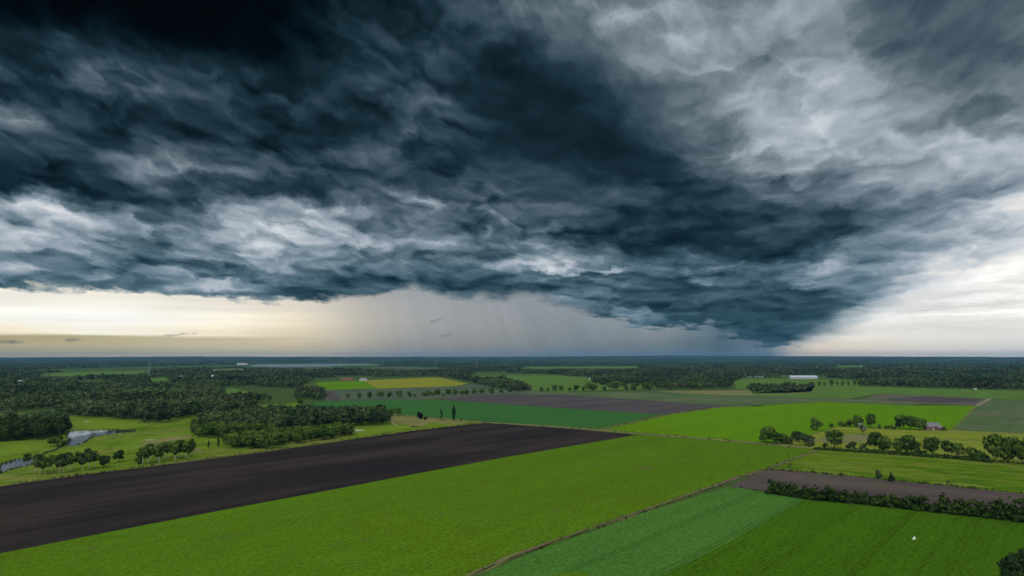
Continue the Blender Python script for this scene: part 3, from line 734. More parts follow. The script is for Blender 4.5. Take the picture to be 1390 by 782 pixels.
# ====================================================================== trees
def lobes(rng, H, W, base, n, shape='round'):
    """clump centres and radii of a crown"""
    c, r = [], []
    for i in range(n):
        t = (i + .5) / n
        if shape == 'round':
            a = rng.random() * 2 * math.pi; zz = base + (H - base) * (.18 + .66 * rng.random())
            k = math.sin(math.pi * min(max((zz - base) / (H - base), .08), .92)) ** .6
            rad = W * .5 * k * math.sqrt(rng.random()) * .68
            rr = W * rng.uniform(.17, .27)
        elif shape == 'column':
            a = rng.random() * 2 * math.pi; zz = base + (H - base) * t
            k = math.sin(math.pi * min(max(t * .92 + .04, .05), .97)) ** .7
            rad = W * .2 * k * rng.random(); rr = W * .42 * k * rng.uniform(.8, 1.1)
        elif shape == 'cone':
            a = rng.random() * 2 * math.pi; zz = base + (H - base) * t
            k = 1 - t * .88; rad = W * .28 * k * rng.random(); rr = W * .36 * k
        else:                                           # dome down to the ground
            a = rng.random() * 2 * math.pi; zz = base + (H - base) * (.12 + .66 * rng.random())
            k = math.sqrt(max(.05, 1 - ((zz - base) / (H - base)) ** 2)); rad = W * .5 * k * math.sqrt(rng.random()) * .72; rr = W * rng.uniform(.16, .24)
        c.append((rad * math.cos(a), rad * math.sin(a), zz)); r.append(rr)
    c, r = np.array(c), np.array(r)
    if shape in ('round', 'dome'):                       # no two crowns alike: stretched, lopsided, ragged
        ax = rng.uniform(.78, 1.22, 2); c[:, :2] *= ax
        c[:, 0] += (c[:, 2] - base) * rng.normal(0, .07); c[:, 1] += (c[:, 2] - base) * rng.normal(0, .07)
        r *= rng.uniform(.72, 1.25, len(r)); c[:, 2] += rng.normal(0, .03, len(r)) * H
        c[:, 2] = np.minimum(c[:, 2], H - r * .8)
    return c, r
def leaf_quads(rng, C, R, n, size, squash=.85, tintvar=.5, jit=.5, long_=False, speck=.14):
    w = R ** 2; k = rng.choice(len(R), n, p=w / w.sum())
    d = rng.normal(size=(n, 3)); d[:, 2] += .35; d /= np.linalg.norm(d, axis=1)[:, None]
    pos = C[k] + d * (R[k] * (rng.uniform(.6, 1.08, n)))[:, None] * np.array([1, 1, squash])
    nrm = d + rng.normal(0, jit, (n, 3)); nrm /= np.linalg.norm(nrm, axis=1)[:, None]
    up = rng.normal(size=(n, 3)); t = np.cross(nrm, up); t /= np.linalg.norm(t, axis=1)[:, None]; b = np.cross(nrm, t)
    s = size * rng.uniform(.55, 1.25, n)[:, None]; s2 = s * rng.uniform(.55, 1.0, (n, 1))
    j = lambda: rng.uniform(.6, 1.2, (n, 1))
    q = np.stack([pos - t * s * .5 * j() - b * s2 * .5 * j(), pos + t * s * .5 * j() - b * s2 * .5 * j(), pos + t * s * .5 * j() + b * s2 * .5 * j(), pos - t * s * .5 * j() + b * s2 * .5 * j()], 1)
    lob = rng.normal(0, 1, len(R))
    tint = np.clip(.42 + lob[k] * .16 * tintvar * 2 + rng.normal(0, speck, n), 0, 1)
    mid = np.array([C[:, 0].mean(), C[:, 1].mean(), C[:, 2].min() * .6 + C[:, 2].mean() * .4])
    out = pos - mid; out /= np.linalg.norm(out, axis=1)[:, None] + 1e-6
    if long_: out = d * 0
    puff = d * .75 + out * .55 + rng.normal(0, .26, (n, 3)) + np.array([0, 0, .12]); puff /= np.linalg.norm(puff, axis=1)[:, None]
    return q.reshape(-1, 3), tint, puff
def trunk_mb(rng, H, base, W, r, lean=.0, limbs=5):
    mb = MB()
    top = H * .72
    pts = [(0, 0, -.3)]; rad = [r * 1.35]
    for i in range(1, 6):
        t = i / 5
        pts.append((lean * t * top + rng.normal(0, .05) * r * 4, rng.normal(0, .05) * r * 4, top * t)); rad.append(r * (1 - .8 * t))
    mb.tube(pts, rad, 7)
    for i in range(limbs):
        t = rng.uniform(.35, .8); z0 = max(base * .9, top * t * .8); a = i * 2.4 + rng.random()
        L = W * rng.uniform(.22, .40)
        mb.tube([(0, 0, z0), (math.cos(a) * L * .5, math.sin(a) * L * .5, z0 + L * .45), (math.cos(a) * L, math.sin(a) * L, z0 + L * 1.0)], [r * .45, r * .3, r * .1], 5)
    return mb
class Tree:
    """a kind of tree: crown and trunk meshes to be shared by its copies"""
    def __init__(s, seed, H, W, base, shape, nl, nq, size, leaf, bark, r=.22, limbs=5):
        rng = np.random.default_rng(seed)
        C, R = lobes(rng, H, W, base, nl, shape)
        q, t, pf = leaf_quads(rng, C, R, nq, size)
        q[:, 2] = np.maximum(q[:, 2], .1)
        s.crown = quad_mesh('crown', q, t, leaf, pf)
        s.trunk = trunk_mb(rng, H, base, W, r, 0, limbs).mesh('trunk', bark, True) if r else None
        s.H = H
    def place(s, name, x, y, sc, rz, label, cat, group=None, sz=1.0, z=0.0):
        o = empty(name, x, y, z, rz); o.scale = (sc, sc, sc * sz)
        mesh_obj('crown', s.crown, o)
        if s.trunk: mesh_obj('trunk', s.trunk, o)
        return tag(o, label, cat, group)

M_LEAF_BROWN = leaf_mat('brown_leaves', (.06, .05, .025), (.12, .10, .05))
M_LEAF_SORT = [M_LEAF, leaf_mat('oak_leaves', (.018, .042, .010), (.108, .162, .034)), leaf_mat('ash_leaves', (.028, .058, .013), (.145, .208, .048))]
T_round = [Tree(10 + i, 12, 10.5 + i % 3, .9 + .3 * (i % 2), 'round', 20, 1300, 1.15, M_LEAF, M_BARK) for i in range(8)]
T_wood = [Tree(80 + i, 14, 10, 1.0, 'round', 20, 1200, 1.25, M_LEAF_WOOD, M_BARK) for i in range(4)]
T_shade = Tree(90, 12, 11, .8, 'round', 24, 2600, .8, M_LEAF_DARK, M_BARK)  # shade on the corner trees put into their leaf colour
T_bare = Tree(91, 5, 3.2, 1.2, 'round', 8, 90, .5, M_LEAF_BROWN, M_BARK, .09, 6)
T_tall = [Tree(30 + i, 16, 10, 1.8, 'round', 20, 1200, 1.3, M_LEAF, M_BARK) for i in range(4)]
T_birch = [Tree(40 + i, 9, 6.0, 2.5, 'round', 13, 600, .80, M_LEAF_OLIVE if i == 3 else M_LEAF, M_BIRCH, .13, 3) for i in range(4)]
T_bush = [Tree(50 + i, 4, 5.2, .2, 'dome', 11, 420, .75, M_LEAF if i != 2 else M_LEAF_OLIVE, M_BARK, .1, 3) for i in range(3)]
T_willow = Tree(55, 6, 9, .2, 'dome', 14, 900, .8, M_LEAF_WILLOW, M_BARK, .2)
T_poplar = [Tree(60 + i, 14, 4.2, .8, 'column', 11, 600, .8, M_LEAF_DARK, M_BARK, .2, 2) for i in range(2)]
T_copper = Tree(65, 7, 7.6, .3, 'dome', 14, 800, .8, M_LEAF_BLACK, M_BARK, .25)
T_cone = Tree(66, 6.5, 4.2, .2, 'cone', 10, 500, .7, M_LEAF_DARK, M_BARK, .15, 2)
T_blossom = Tree(67, 9, 6, 1.4, 'round', 12, 500, .8, M_LEAF_PALE, M_BARK, .16)
T_red = Tree(68, 3, 3.4, .2, 'dome', 8, 260, .6, M_LEAF_RED, M_BARK, .1, 2)
T_neat = Tree(69, 7, 6.4, .9, 'dome', 16, 900, .7, M_LEAF_DARK, M_BARK, .18)

rnd = random.Random(77)
ORD = ['first', 'second', 'third', 'fourth', 'fifth', 'sixth', 'seventh', 'eighth', 'ninth', 'tenth', 'eleventh', 'twelfth', 'thirteenth', 'fourteenth', 'fifteenth', 'sixteenth', 'seventeenth', 'eighteenth', 'nineteenth', 'twentieth']
def px_per_m(py): return F / (CAM_H * F / (py - 485.2))
def tree_at(kinds, px, py, hpx, label, name='broadleaf_tree', cat='tree', group=None, wide=1.0):
    """a tree whose foot stands at a spot of the land, as tall as it looks there"""
    T = rnd.choice(kinds) if isinstance(kinds, list) else kinds
    x, y = G(px, py)
    d = math.hypot(x, y); h = hpx * d / F
    s = h / T.H
    o = T.place(name, x, y, s * wide, rnd.random() * 6.28, label, cat, group, 1 / wide)
    return o

# rows and lone trees on the right
FRONT = [(1040, 601, 21, 'dark round tree at the left end of the row beyond the pasture', 1.1), (1053, 602.5, 14, None, 1.4), (1066, 602.5, 12, None, 1.6), (1080, 600, 15, None, 1.3),
         (1133, 608.5, 22, None, 1.1), (1187, 612.5, 25, None, 1.05), (1199, 613, 19, None, 1.1), (1219, 615.5, 17, None, 1.0), (1234, 616.5, 21, None, 1.0), (1243, 617, 15, None, 1.1),
         (1266, 618.5, 20, None, .95), (1287, 620.5, 21, None, .95), (1303, 622, 18, None, 1.1), (1350, 627, 30, None, .8), (1362, 628, 26, None, .85), (1376, 629, 31, None, .8), (1388, 630, 28, None, .9), (1402, 631.5, 30, None, .9)]
FRONT_L = ['dark round tree at the left end of the tree row beyond the pasture', 'low spreading tree second from the left end of the row beyond the pasture', 'low spreading tree third from the left end of the row beyond the pasture', 'fourth tree from the left end of the row beyond the pasture',
           'lone broad dark tree left of the olive bush beyond the pasture', 'tall broad tree, taller of the close pair in the middle of the pasture edge', 'paler tree, right of the close pair in the middle of the pasture edge', 'small dark tree just right of the close pair at the pasture edge',
           'tall dark tree with a low shoulder, second right of the close pair', 'low shoulder tree growing against the taller dark tree at the pasture edge', 'spiky upright tree between two gaps at the pasture edge', 'dark tree joined to a bush right of the spiky upright tree', 'last dark tree before the low bushes left of the tall clump',
           'leftmost tree of the tall clump at the pasture end', 'second tree of the tall clump at the pasture end', 'tallest tree in the middle of the tall clump at the pasture end', 'fourth tree of the tall clump at the pasture end', 'tree cut by the frame edge in the tall pasture clump']
for (px, py, h, _, wd), lb in zip(FRONT, FRONT_L):
    tree_at(T_round + T_tall[:2], px, py, h, lb, group='trees along the far pasture edge', wide=wd)
for px, py, h, lb, k in ((1094, 605, 15, 'big rounded grey green bush at the left of the pasture tree row', T_willow), (1071, 603.5, 8, 'long low bush between the left trees and the rounded grey bush', T_bush), (1155, 611, 10, 'olive green bush right of the lone broad tree', T_bush[2]),
                         (1172, 611.5, 8, 'low olive bush just left of the close tree pair', T_bush[2]), (1121, 607.5, 6, 'small bush at the foot of the lone broad tree', T_bush[0]), (1319, 623, 13, 'wide bush left of the tall clump at the pasture end', T_bush[0]),
                         (1333, 625, 12, 'second wide bush touching the tall clump at the pasture end', T_bush[1]), (1253, 617.5, 6, 'low bush filling the gap left of the spiky upright tree', T_bush[1])):
    tree_at(k, px, py, h, lb, 'bush', 'bush', 'bushes along the far pasture edge', 1.0)
BACK = [(1108, 584.5, 15, 'round dark tree standing alone at the bright field corner', 1.1), (1166, 580, 14, 'tree left of the white blossoming tree in the meadow hedge line', 1.0), (1183, 580.5, 17, 'tall narrow tree right of the white blossoming tree', .85),
        (1223, 583, 17, 'leftmost of the three dark trees beside the brick house', 1.0), (1234.5, 583, 16, 'middle of the three dark trees beside the brick house', .9), (1248, 584, 15, 'rightmost of three dark trees, touching the brick house', 1.15)]
for px, py, h, lb, wd in BACK: tree_at(T_round, px, py, h, lb, group='trees along the meadow hedge line', wide=wd)
for px, py, h, lb in ((1128, 580, 5, 'small bush left of the meadow hedge line trees'), (1143, 579, 7, 'round bush in the meadow hedge line, left of the others'), (1155, 579, 9, 'bush touching the tree left of the white blossoms'),
                      (1195, 582, 5, 'low bush right of the tall narrow tree'), (1204, 582.5, 5, 'low bush midway to the three dark trees'), (1212, 583, 6, 'low bush just left of the three dark trees'), (1282, 585, 5, 'low bush at the right end of the brick house')):
    tree_at(T_bush, px, py, h, lb, 'bush', 'bush', 'bushes of the meadow hedge line')
tree_at(T_blossom, 1171, 590.5, 15, 'pale tree covered in white blossom standing in the mown meadow', 'blossoming_tree')
# pasture
tree_at(T_bush[2], 1195, 649, 9, 'light green bush in the pasture beside the black plough', 'bush', 'bush')
tree_at(T_cone, 1210, 653.5, 11, 'small dark conifer in the pasture right of the light bush', 'conifer_tree', wide=1.15)
for px, py, h, lb in ((1103, 641.5, 3.4, 'dark weed tuft on the plough edge, left of the other tuft'), (1143, 645.8, 4, 'dark weed tuft on the plough edge, right of the other tuft')):
    tree_at(T_bush[0], px, py, h, lb, 'weed_tuft', 'plant', 'weed tufts on the plough edge', 1.5)
tree_at(T_poplar[0], 1070, 622.5, 6, 'thin dark sapling at the pasture corner by the track', 'sapling', wide=.9)
tree_at(T_bare, 1073.5, 639, 10, 'brown thinly leaved young tree at the black plough corner', 'sapling')
tree_at(T_shade, 1376, 799, 38, 'dark leafy tree cut off by the bottom right frame corner', wide=1.0)
tree_at(T_shade, 1394, 797, 40, 'dark leafy tree behind the one in the bottom right corner', wide=1.0)

# golf course
tree_at(T_neat, 141, 635, 15, 'neat round dark tree, left of a pair by the black field')
tree_at(T_neat, 161, 627.5, 15, 'neat round dark tree, right of a pair by the black field')
for i in range(11):
    t = i / 10; px = 47 + 80 * t + rnd.uniform(-2, 2); py = 645 - 8.5 * t + rnd.uniform(-3.5, 1.5)
    tree_at(T_birch, px, py, rnd.uniform(19, 24), 'white trunked birch in the small stand beside the lower pond', 'birch_tree', group='birches beside the lower pond', wide=.92)
for i in range(17):
    t = i / 16; px = 194 + 64 * t + rnd.uniform(-2, 2); py = 629.5 - 9 * t + rnd.uniform(-4.5, 1.5)
    tree_at(T_birch, px, py, rnd.uniform(18, 22), 'white trunked birch in the stand on the black field edge', 'birch_tree', group='birches on the black field edge', wide=.95)
tree_at(T_bush[0], 187, 630, 8, 'small dark bush left of the birch stand', 'bush', 'bush')
tree_at(T_poplar[1], 283, 609, 10, 'thin young tree right of the birch stand', 'sapling')
tree_at(T_poplar[0], 296, 607, 12, 'columnar young tree at the wood corner by the field', 'sapling', wide=1.1)
tree_at(T_bush[1], 78, 605.5, 12, 'dark bank bush between the two ponds, larger one', 'bush', 'bush', wide=1.2)
tree_at(T_bush[0], 87, 606, 9, 'dark bank bush between the two ponds, touching the water', 'bush', 'bush')
tree_at(T_bush[0], 36, 621, 5, 'small dark bush on the far bank of the lower pond', 'bush', 'bush', wide=1.6)
tree_at(T_round[1], 80, 568.5, 9, 'small round tree in the clearing behind the pond wood', wide=1.2)
tree_at(T_poplar[0], 599, 571, 16, 'slender dark poplar, left and thinner of the pair', 'poplar_tree', wide=.75)
tree_at(T_poplar[1], 616, 571.5, 21, 'tall dark poplar, right and larger of the pair', 'poplar_tree')
tree_at(T_copper, 570, 569, 9.5, 'black domed copper beech on the dry golf rough', 'copper_beech_tree', wide=1.0)
tree_at(T_red, 577, 570, 5, 'small reddish bush beside the black copper beech', 'bush', 'bush')
tree_at(T_round[2], 531, 565, 10, 'left of two small trees at the wood end'); tree_at(T_round[3], 540, 564.5, 11.5, 'right of two small trees at the wood end')
tree_at(T_tall[1], 407, 550.5, 11, 'lone round tree at the left end of the dense crop field', wide=1.1)
tree_at(T_poplar[0], 626, 572.5, 5, 'tiny sapling right of the poplar pair', 'sapling')
# the tree line in front of the dull field
ROW = [(472, 540.5, 6), (487.5, 540.5, 7.5), (502, 540.3, 8), (516, 540, 9), (528.5, 539.7, 8), (542, 539.5, 9.5), (556, 539.2, 8), (563, 539, 4.5), (576, 538.7, 7), (581.5, 538.3, 8.5), (589, 538, 6.5), (594, 537.8, 10), (602, 538.5, 4.5), (608, 537, 8.5), (618, 536.6, 8), (627, 536.4, 6), (633, 536, 7), (644, 535.5, 8), (654, 535, 7.5), (667, 534.6, 9)]
for i, (px, py, h) in enumerate(ROW):
    tree_at(T_round, px, py, h, 'roadside tree %s from the left in the row before the yellow field' % ORD[i], group='tree row before the yellow field', wide=1.05)
for i, (px, py, h) in enumerate([(681, 533.6, 7), (692, 533, 6), (735, 531.5, 6.5), (744, 531.4, 5), (753, 531.2, 9), (762, 531, 8), (773, 531, 6), (782, 530.8, 9), (791, 530.6, 6), (800, 530.6, 11), (806, 530.5, 9), (820, 530.4, 6), (833, 530.4, 13), (850, 530, 7), (860, 530, 8), (875, 529.5, 10), (881, 529.5, 9), (910, 529, 9), (940, 529, 10), (950, 529, 8)]):
    tree_at(T_round, px, py, h, 'tree %s from the left in the row under the long green field' % ORD[i], group='tree row under the long green field', wide=1.15)
for i, (px, py, h) in enumerate([(1104, 526, 7), (1112, 525.5, 8), (1119, 525, 6), (1129, 525, 9), (1137, 524.5, 7), (1144, 524.5, 8), (1152, 524.3, 7), (1160, 524.2, 8), (1166, 524.2, 9)]):
    tree_at(T_tall, px, py, h, 'thin tree %s from the left in the gap between the right hand woods' % ORD[i], group='tree row between the right hand woods', wide=.8)

# ------------------------------------------------------------------ woods
def inside(poly, X, Y):
    """points in polygon, arrays"""
    r = np.zeros(len(X), bool); n = len(poly)
    for i in range(n):
        (x0, y0), (x1, y1) = poly[i], poly[i - 1]
        c = ((y0 > Y) != (y1 > Y))
        with np.errstate(divide='ignore', invalid='ignore'):
            r ^= c & (X < (x1 - x0) * (Y - y0) / (y1 - y0 + 1e-12) + x0)
    return r
def ground_poly(pts): return [G(*p) for p in pts]
WOOD_POND = [(-70, 607), (0, 600), (60, 597.5), (84, 592), (94, 585), (86, 579), (40, 576), (-70, 574)]
WOOD_GOLF = [[(308, 608.5), (350, 611), (409, 602.5), (455, 595), (481, 590.3), (478, 587.5), (430, 590.5), (395, 594), (330, 599), (308, 601)],
             [(258, 590), (263, 594.5), (290, 595), (325, 592), (400, 585.5), (411, 582.5), (470, 580), (526, 577), (527, 567), (500, 562.5), (440, 562), (380, 566.5), (300, 574), (275, 578)]]
rng = np.random.default_rng(2024)
def fill(poly, gap, jit=.38):
    P = ground_poly(poly); X = [p[0] for p in P]; Y = [p[1] for p in P]
    gx, gy = np.meshgrid(np.arange(min(X), max(X), gap), np.arange(min(Y), max(Y), gap))
    gx = gx.ravel() + rng.uniform(-jit, jit, gx.size) * gap; gy = gy.ravel() + rng.uniform(-jit, jit, gy.size) * gap
    k = inside(P, gx, gy)
    return np.stack([gx[k], gy[k]], 1)
spots = [(x, y, 'pond') for x, y in fill(WOOD_POND, 8.2)]
for w_ in WOOD_GOLF: spots += [(x, y, 'golf') for x, y in fill(w_, 8.0)]
spots = [s_ for s_ in spots if -.82 < math.atan2(s_[0], s_[1]) < .82 and project(s_[0], s_[1], 0)[0] > -30]
spots.sort(key=lambda s_: s_[1])
N_SINGLE = 205
near, rest = spots[:N_SINGLE], spots[N_SINGLE:]
for x, y, w_ in near:
    front = rnd.random()
    T = rnd.choice(T_wood) if w_ == 'pond' else rnd.choice(T_round + T_tall)
    hh = rnd.uniform(11.5, 15.5) if w_ == 'pond' else rnd.uniform(8.5, 12.5)
    if w_ == 'pond': T.place('broadleaf_tree', x, y, hh / T.H, rnd.random() * 6.28, 'dark broadleaf tree in the dense wood behind the pond', 'tree', 'trees of the wood behind the pond')
    else: T.place('broadleaf_tree', x, y, hh / T.H, rnd.random() * 6.28, 'leafy broadleaf tree in the golf course wood above the black field', 'tree', 'trees of the golf course wood', .95)

# everything farther off is one forest
WOODS = [
 [(-60, 561), (0, 561), (60, 560), (95, 566), (140, 568), (179, 572), (205, 575.5), (238, 573), (256, 568), (272, 566), (300, 560), (330, 559), (350, 553), (395, 552.5), (408, 547.5), (385, 545), (345, 545), (335, 538), (303, 538), (295, 531), (304, 526), (318, 526), (345, 531), (350, 526), (420, 529), (428, 519), (424, 515), (460, 513), (486, 514.5), (520, 512.5), (588, 511), (588, 505), (-60, 505)],
 [(1168, 524.5), (1280, 527.5), (1460, 532.6), (1460, 504), (1100, 504), (1110, 513), (1165, 516)],
 [(805, 521), (830, 526), (920, 528), (990, 527.5), (998, 518), (1008, 513), (1100, 513), (1100, 504), (690, 504), (690, 508), (760, 509.3), (800, 514)],
 [(588, 504), (640, 508), (700, 520.5), (722, 530), (702, 533), (668, 527), (630, 517.5), (588, 510)],
 [(1015, 533.2), (1060, 534), (1102, 532.2), (1104, 529), (1016, 528.5)],
 [(408, 543.5), (440, 543.5), (442, 538), (412, 537)], [(400, 536), (420, 529), (438, 533), (430, 540), (402, 543)],
]
OPEN_PX = [[(50, 517), (56, 507), (100, 504.2), (205, 502.4), (207, 511), (120, 514.5)], [(200, 523), (203, 513), (229, 512.5), (233, 523)], [(285, 506), (288, 500.8), (330, 500.3), (334, 506)], [(330, 501.5), (338, 494), (430, 493.4), (500, 493.6), (530, 495), (500, 500), (440, 503), (380, 503)],
           [(700, 504), (713, 497.4), (866, 497), (870, 503.5), (720, 504.5)], [(1132, 502), (1136, 496.2), (1174, 496.2), (1178, 502)], [(490, 505), (500, 498), (560, 497.6), (604, 499.6), (600, 504), (545, 505)], [(636, 518), (638, 509.5), (690, 509), (704, 517)],
           [(60, 518.5), (205, 513.2), (205, 515.2), (62, 520)], [(1056, 519), (1060, 510), (1120, 510), (1124, 519)], [(300, 546), (304, 526), (322, 526), (347, 533), (338, 541), (330, 546)], [(396, 534), (428, 514), (442, 516), (424, 536)], [(380, 556), (408, 541), (424, 545), (400, 556)], [(96, 524), (140, 519.5), (150, 522), (110, 527)], [(222, 538), (232, 526), (246, 528), (246, 540)],
           [(283, 516), (286, 509), (296, 509), (300, 516)], [(238, 517), (241, 510), (252, 510), (254, 517)], [(18, 524), (22, 517), (34, 517), (38, 524)], [(316, 499), (320, 493.5), (338, 493.5), (340, 499)], [(452, 521), (456, 511), (505, 511), (510, 520)]]
GP = [ground_poly(p) for p in WOODS]; GO = [ground_poly(p) for p in OPEN_PX]
def noise2(x, y, seed):
    r = np.random.default_rng(seed); v = np.zeros_like(x)
    for k in range(6):
        a = r.random() * 6.28; f_ = (.6 + r.random()) * (1.6 ** (k % 3)); v += np.sin((x * math.cos(a) + y * math.sin(a)) * f_ + r.random() * 6.28)
    return v / 6
pts = []
d = 640.0
while d < 11500:
    gap = 8.6 if d < 3500 else 8.6 * (d / 3500) ** .8
    A = np.arange(-.72, .72, gap / d)
    a = A + rng.uniform(-.42, .42, len(A)) * gap / d
    dep = max(7.6, d * .0125)
    rr = d + rng.uniform(-.5, .5, len(A)) * dep
    x, y = np.sin(a) * rr, np.cos(a) * rr
    far = y > 3330
    ok = np.zeros(len(A), bool)
    for P in GP: ok |= inside(P, x, y)
    nz = noise2(x / 900, y / 2300, 3)
    ok |= far & (nz > -.36)
    for P in GO: ok &= ~inside(P, x, y)
    ok &= (noise2(x / 60, y / 110, 21) > -.43) | (rr < 800) | (rr > 4500)
    for i in np.nonzero(ok)[0]: pts.append((x[i], y[i], rr[i]))
    d += dep
pts += [(x, y, 560.0) for x, y, w_ in rest]
pts = np.array(pts)
def lod(seed, n, nq, size, lob, W=10.0, H=14.0):
    out = []
    for i in range(n):
        r = np.random.default_rng(seed + i)
        C, R = lobes(r, H, W * r.uniform(.9, 1.15), 1.6, lob, 'round')
        out.append(leaf_quads(r, C, R, nq, size, jit=.34, speck=.07))
    return out
LODS = [(0, lod(100, 7, 330, 1.5, 13)), (1050, lod(200, 6, 150, 2.1, 10)), (1900, lod(300, 6, 64, 3.0, 8)), (3400, lod(400, 5, 16, 6.0, 5, 13.0, 13.5)), (6000, lod(500, 5, 9, 8.5, 4, 17.0, 13.5))]
hue = noise2(pts[:, 0] / 90, pts[:, 1] / 130, 8) * .38
hsc = (1.0 + noise2(pts[:, 0] / 75, pts[:, 1] / 62, 12) * .5).clip(.55, 1.15)
Vs, Ts, Ns = [], [], []
for li, (d0, var) in enumerate(LODS):
    d1 = LODS[li + 1][0] if li + 1 < len(LODS) else 1e9
    sel = np.nonzero((pts[:, 2] >= d0) & (pts[:, 2] < d1))[0]
    pick = rng.integers(0, len(var), len(sel))
    for vi, (q, t, pf) in enumerate(var):
        s_ = sel[pick == vi]
        if not len(s_): continue
        ang = rng.random(len(s_)) * 6.28; sc = rng.uniform(.74, 1.16, len(s_)); sz = sc * rng.uniform(.88, 1.14, len(s_)) * hsc[s_]
        ca, sa = np.cos(ang), np.sin(ang)
        X = (q[None, :, 0] * ca[:, None] - q[None, :, 1] * sa[:, None]) * sc[:, None] + pts[s_, 0][:, None]
        Y = (q[None, :, 0] * sa[:, None] + q[None, :, 1] * ca[:, None]) * sc[:, None] + pts[s_, 1][:, None]
        Zq = np.maximum(q[None, :, 2] * sz[:, None], .1)
        Vs.append(np.stack([X, Y, Zq], -1).reshape(-1, 3))
        Ns.append(np.stack([pf[None, :, 0] * ca[:, None] - pf[None, :, 1] * sa[:, None], pf[None, :, 0] * sa[:, None] + pf[None, :, 1] * ca[:, None], np.repeat(pf[None, :, 2], len(s_), 0)], -1).reshape(-1, 3))
        Ts.append((t[None, :] + hue[s_][:, None] + rng.normal(0, .10, len(s_))[:, None]).clip(0, 1).ravel())
print('forest trees', len(pts), 'quads', sum(map(len, Ts)))
fo = mesh_obj('forest', quad_mesh('forest', np.concatenate(Vs), np.concatenate(Ts), M_LEAF_FOREST, np.concatenate(Ns)))
tag(fo, 'dark green woodland stretching back to the blue horizon', None, None, 'stuff')

# ------------------------------------------------------------------ hedges of the near right
def hedge(pts, h0, h1, seed, label):
    r = np.random.default_rng(seed)
    P = [Vector(G(*p)) for p in pts]; C, R = [], []
    L = [(b - a).length for a, b in zip(P[:-1], P[1:])]; tot = sum(L); s_ = 0; k0 = 0
    o = empty('hedge', P[0].x, P[0].y)
    stems = MB(); walk = 0.0
    for a, b, l in zip(P[:-1], P[1:], L):
        n = int(l / 1.25)
        for i in range(n):
            q = a.lerp(b, (i + r.random()) / n) - P[0]
            u_ = (s_ + l * i / n) / tot
            walk += r.normal(0, .05); walk *= .93
            h = (h0 + (h1 - h0) * u_) * max(.66, .86 + walk + .05 * math.sin(u_ * 31 + seed) + r.normal(0, .05))
            big = r.random() < .16
            for j in range(9 if big else 7):
                rr = r.uniform(.5, 1.5) * (1.35 if big else 1.0) if j < 5 else min(1.7, h * .4)
                C.append((q.x + r.normal(0, .9), q.y + r.normal(.9, 1.1), max(.4, (h - rr) * (r.uniform(.15, 1.06) if j < 5 else (.2 if j % 2 else .5))))); R.append(rr)
            if r.random() < .10:                              # a shoot standing clear of the rest
                C.append((q.x + r.normal(0, .5), q.y + r.normal(.9, .8), h * 1.08)); R.append(r.uniform(.35, .7))
            if i % 3 == 0:
                stems.tube([(q.x, q.y + .8, -.2), (q.x + r.normal(0, .3), q.y + .9, h * .4), (q.x + r.normal(0, .7), q.y + 1.0, h * .75)], [.09, .06, .02], 5)
        s_ += l
    C, R = np.array(C), np.array(R)
    q, t, pf = leaf_quads(r, C, R, len(R) * 48, .85, long_=True)
    q[:, 2] = np.maximum(q[:, 2], .05)
    mesh_obj('foliage', quad_mesh('foliage', q, t, M_LEAF_HEDGE, pf), o); stems.build('stems', M_BARK, o)
    tag(o, label, 'hedge', 'hedges of the fields on the right')
M_LEAF_HEDGE = leaf_mat('hedge_leaves', (.014, .034, .007), (.080, .132, .024))
hedge([(1046, 670), (1096, 678), (1191, 686.5), (1262, 694.5)], 7.2, 8.0, 1, 'long ragged dark hedge, left of the gap, beside the brown ploughed field')
hedge([(1272, 696), (1330, 702), (1390, 709), (1440, 715)], 9.5, 10.5, 5, 'taller dark hedge right of the gap, running out at the frame edge')
hedge([(1106, 610.5), (1200, 616.2), (1300, 623.3), (1345, 628)], 2.3, 3.0, 9, 'low shrubby hedge line under the trees along the far pasture edge')

# reeds and rank grass along the water's edge
def reeds(pts, seed):
    r = np.random.default_rng(seed); P = [Vector(G(*p)) for p in pts]; C, R = [], []
    for a, b in zip(P, P[1:] + P[:1]):
        n = max(1, int((b - a).length / 1.0))
        for i in range(n):
            if r.random() < .62: continue
            q = a.lerp(b, i / n); hh = r.uniform(.3, 1.1)
            C.append((q.x + r.normal(0, .5), q.y + r.normal(0, .5), hh * .6)); R.append(hh * .7)
    return np.array(C), np.array(R)
rc = [reeds([(88, 600), (91, 590), (94, 586), (110, 585), (140, 584.3), (165, 583.4), (183, 583.6), (181, 587), (166, 589), (146, 591), (128, 593), (120, 597), (113, 602), (103, 605), (92, 606)], 3),
      reeds([(0, 631), (22, 624), (36, 621.5), (50, 622), (54, 625), (48, 629), (38, 632.5), (20, 636), (0, 643)], 4), reeds([(85, 606), (72, 612), (60, 616), (46, 620.5), (60, 616.2), (72, 612.2)], 5)]
rq, rt, rp = leaf_quads(np.random.default_rng(6), np.concatenate([c for c, _ in rc]), np.concatenate([r_ for _, r_ in rc]), sum(len(c) for c, _ in rc) * 14, .55, long_=True)
rq[:, 2] = np.maximum(rq[:, 2], .1)
ro_ = mesh_obj('reeds', quad_mesh('reeds', rq, rt, M_LEAF_OLIVE, rp)); tag(ro_, 'reeds and rank grass along the pond banks', None, None, 'stuff')

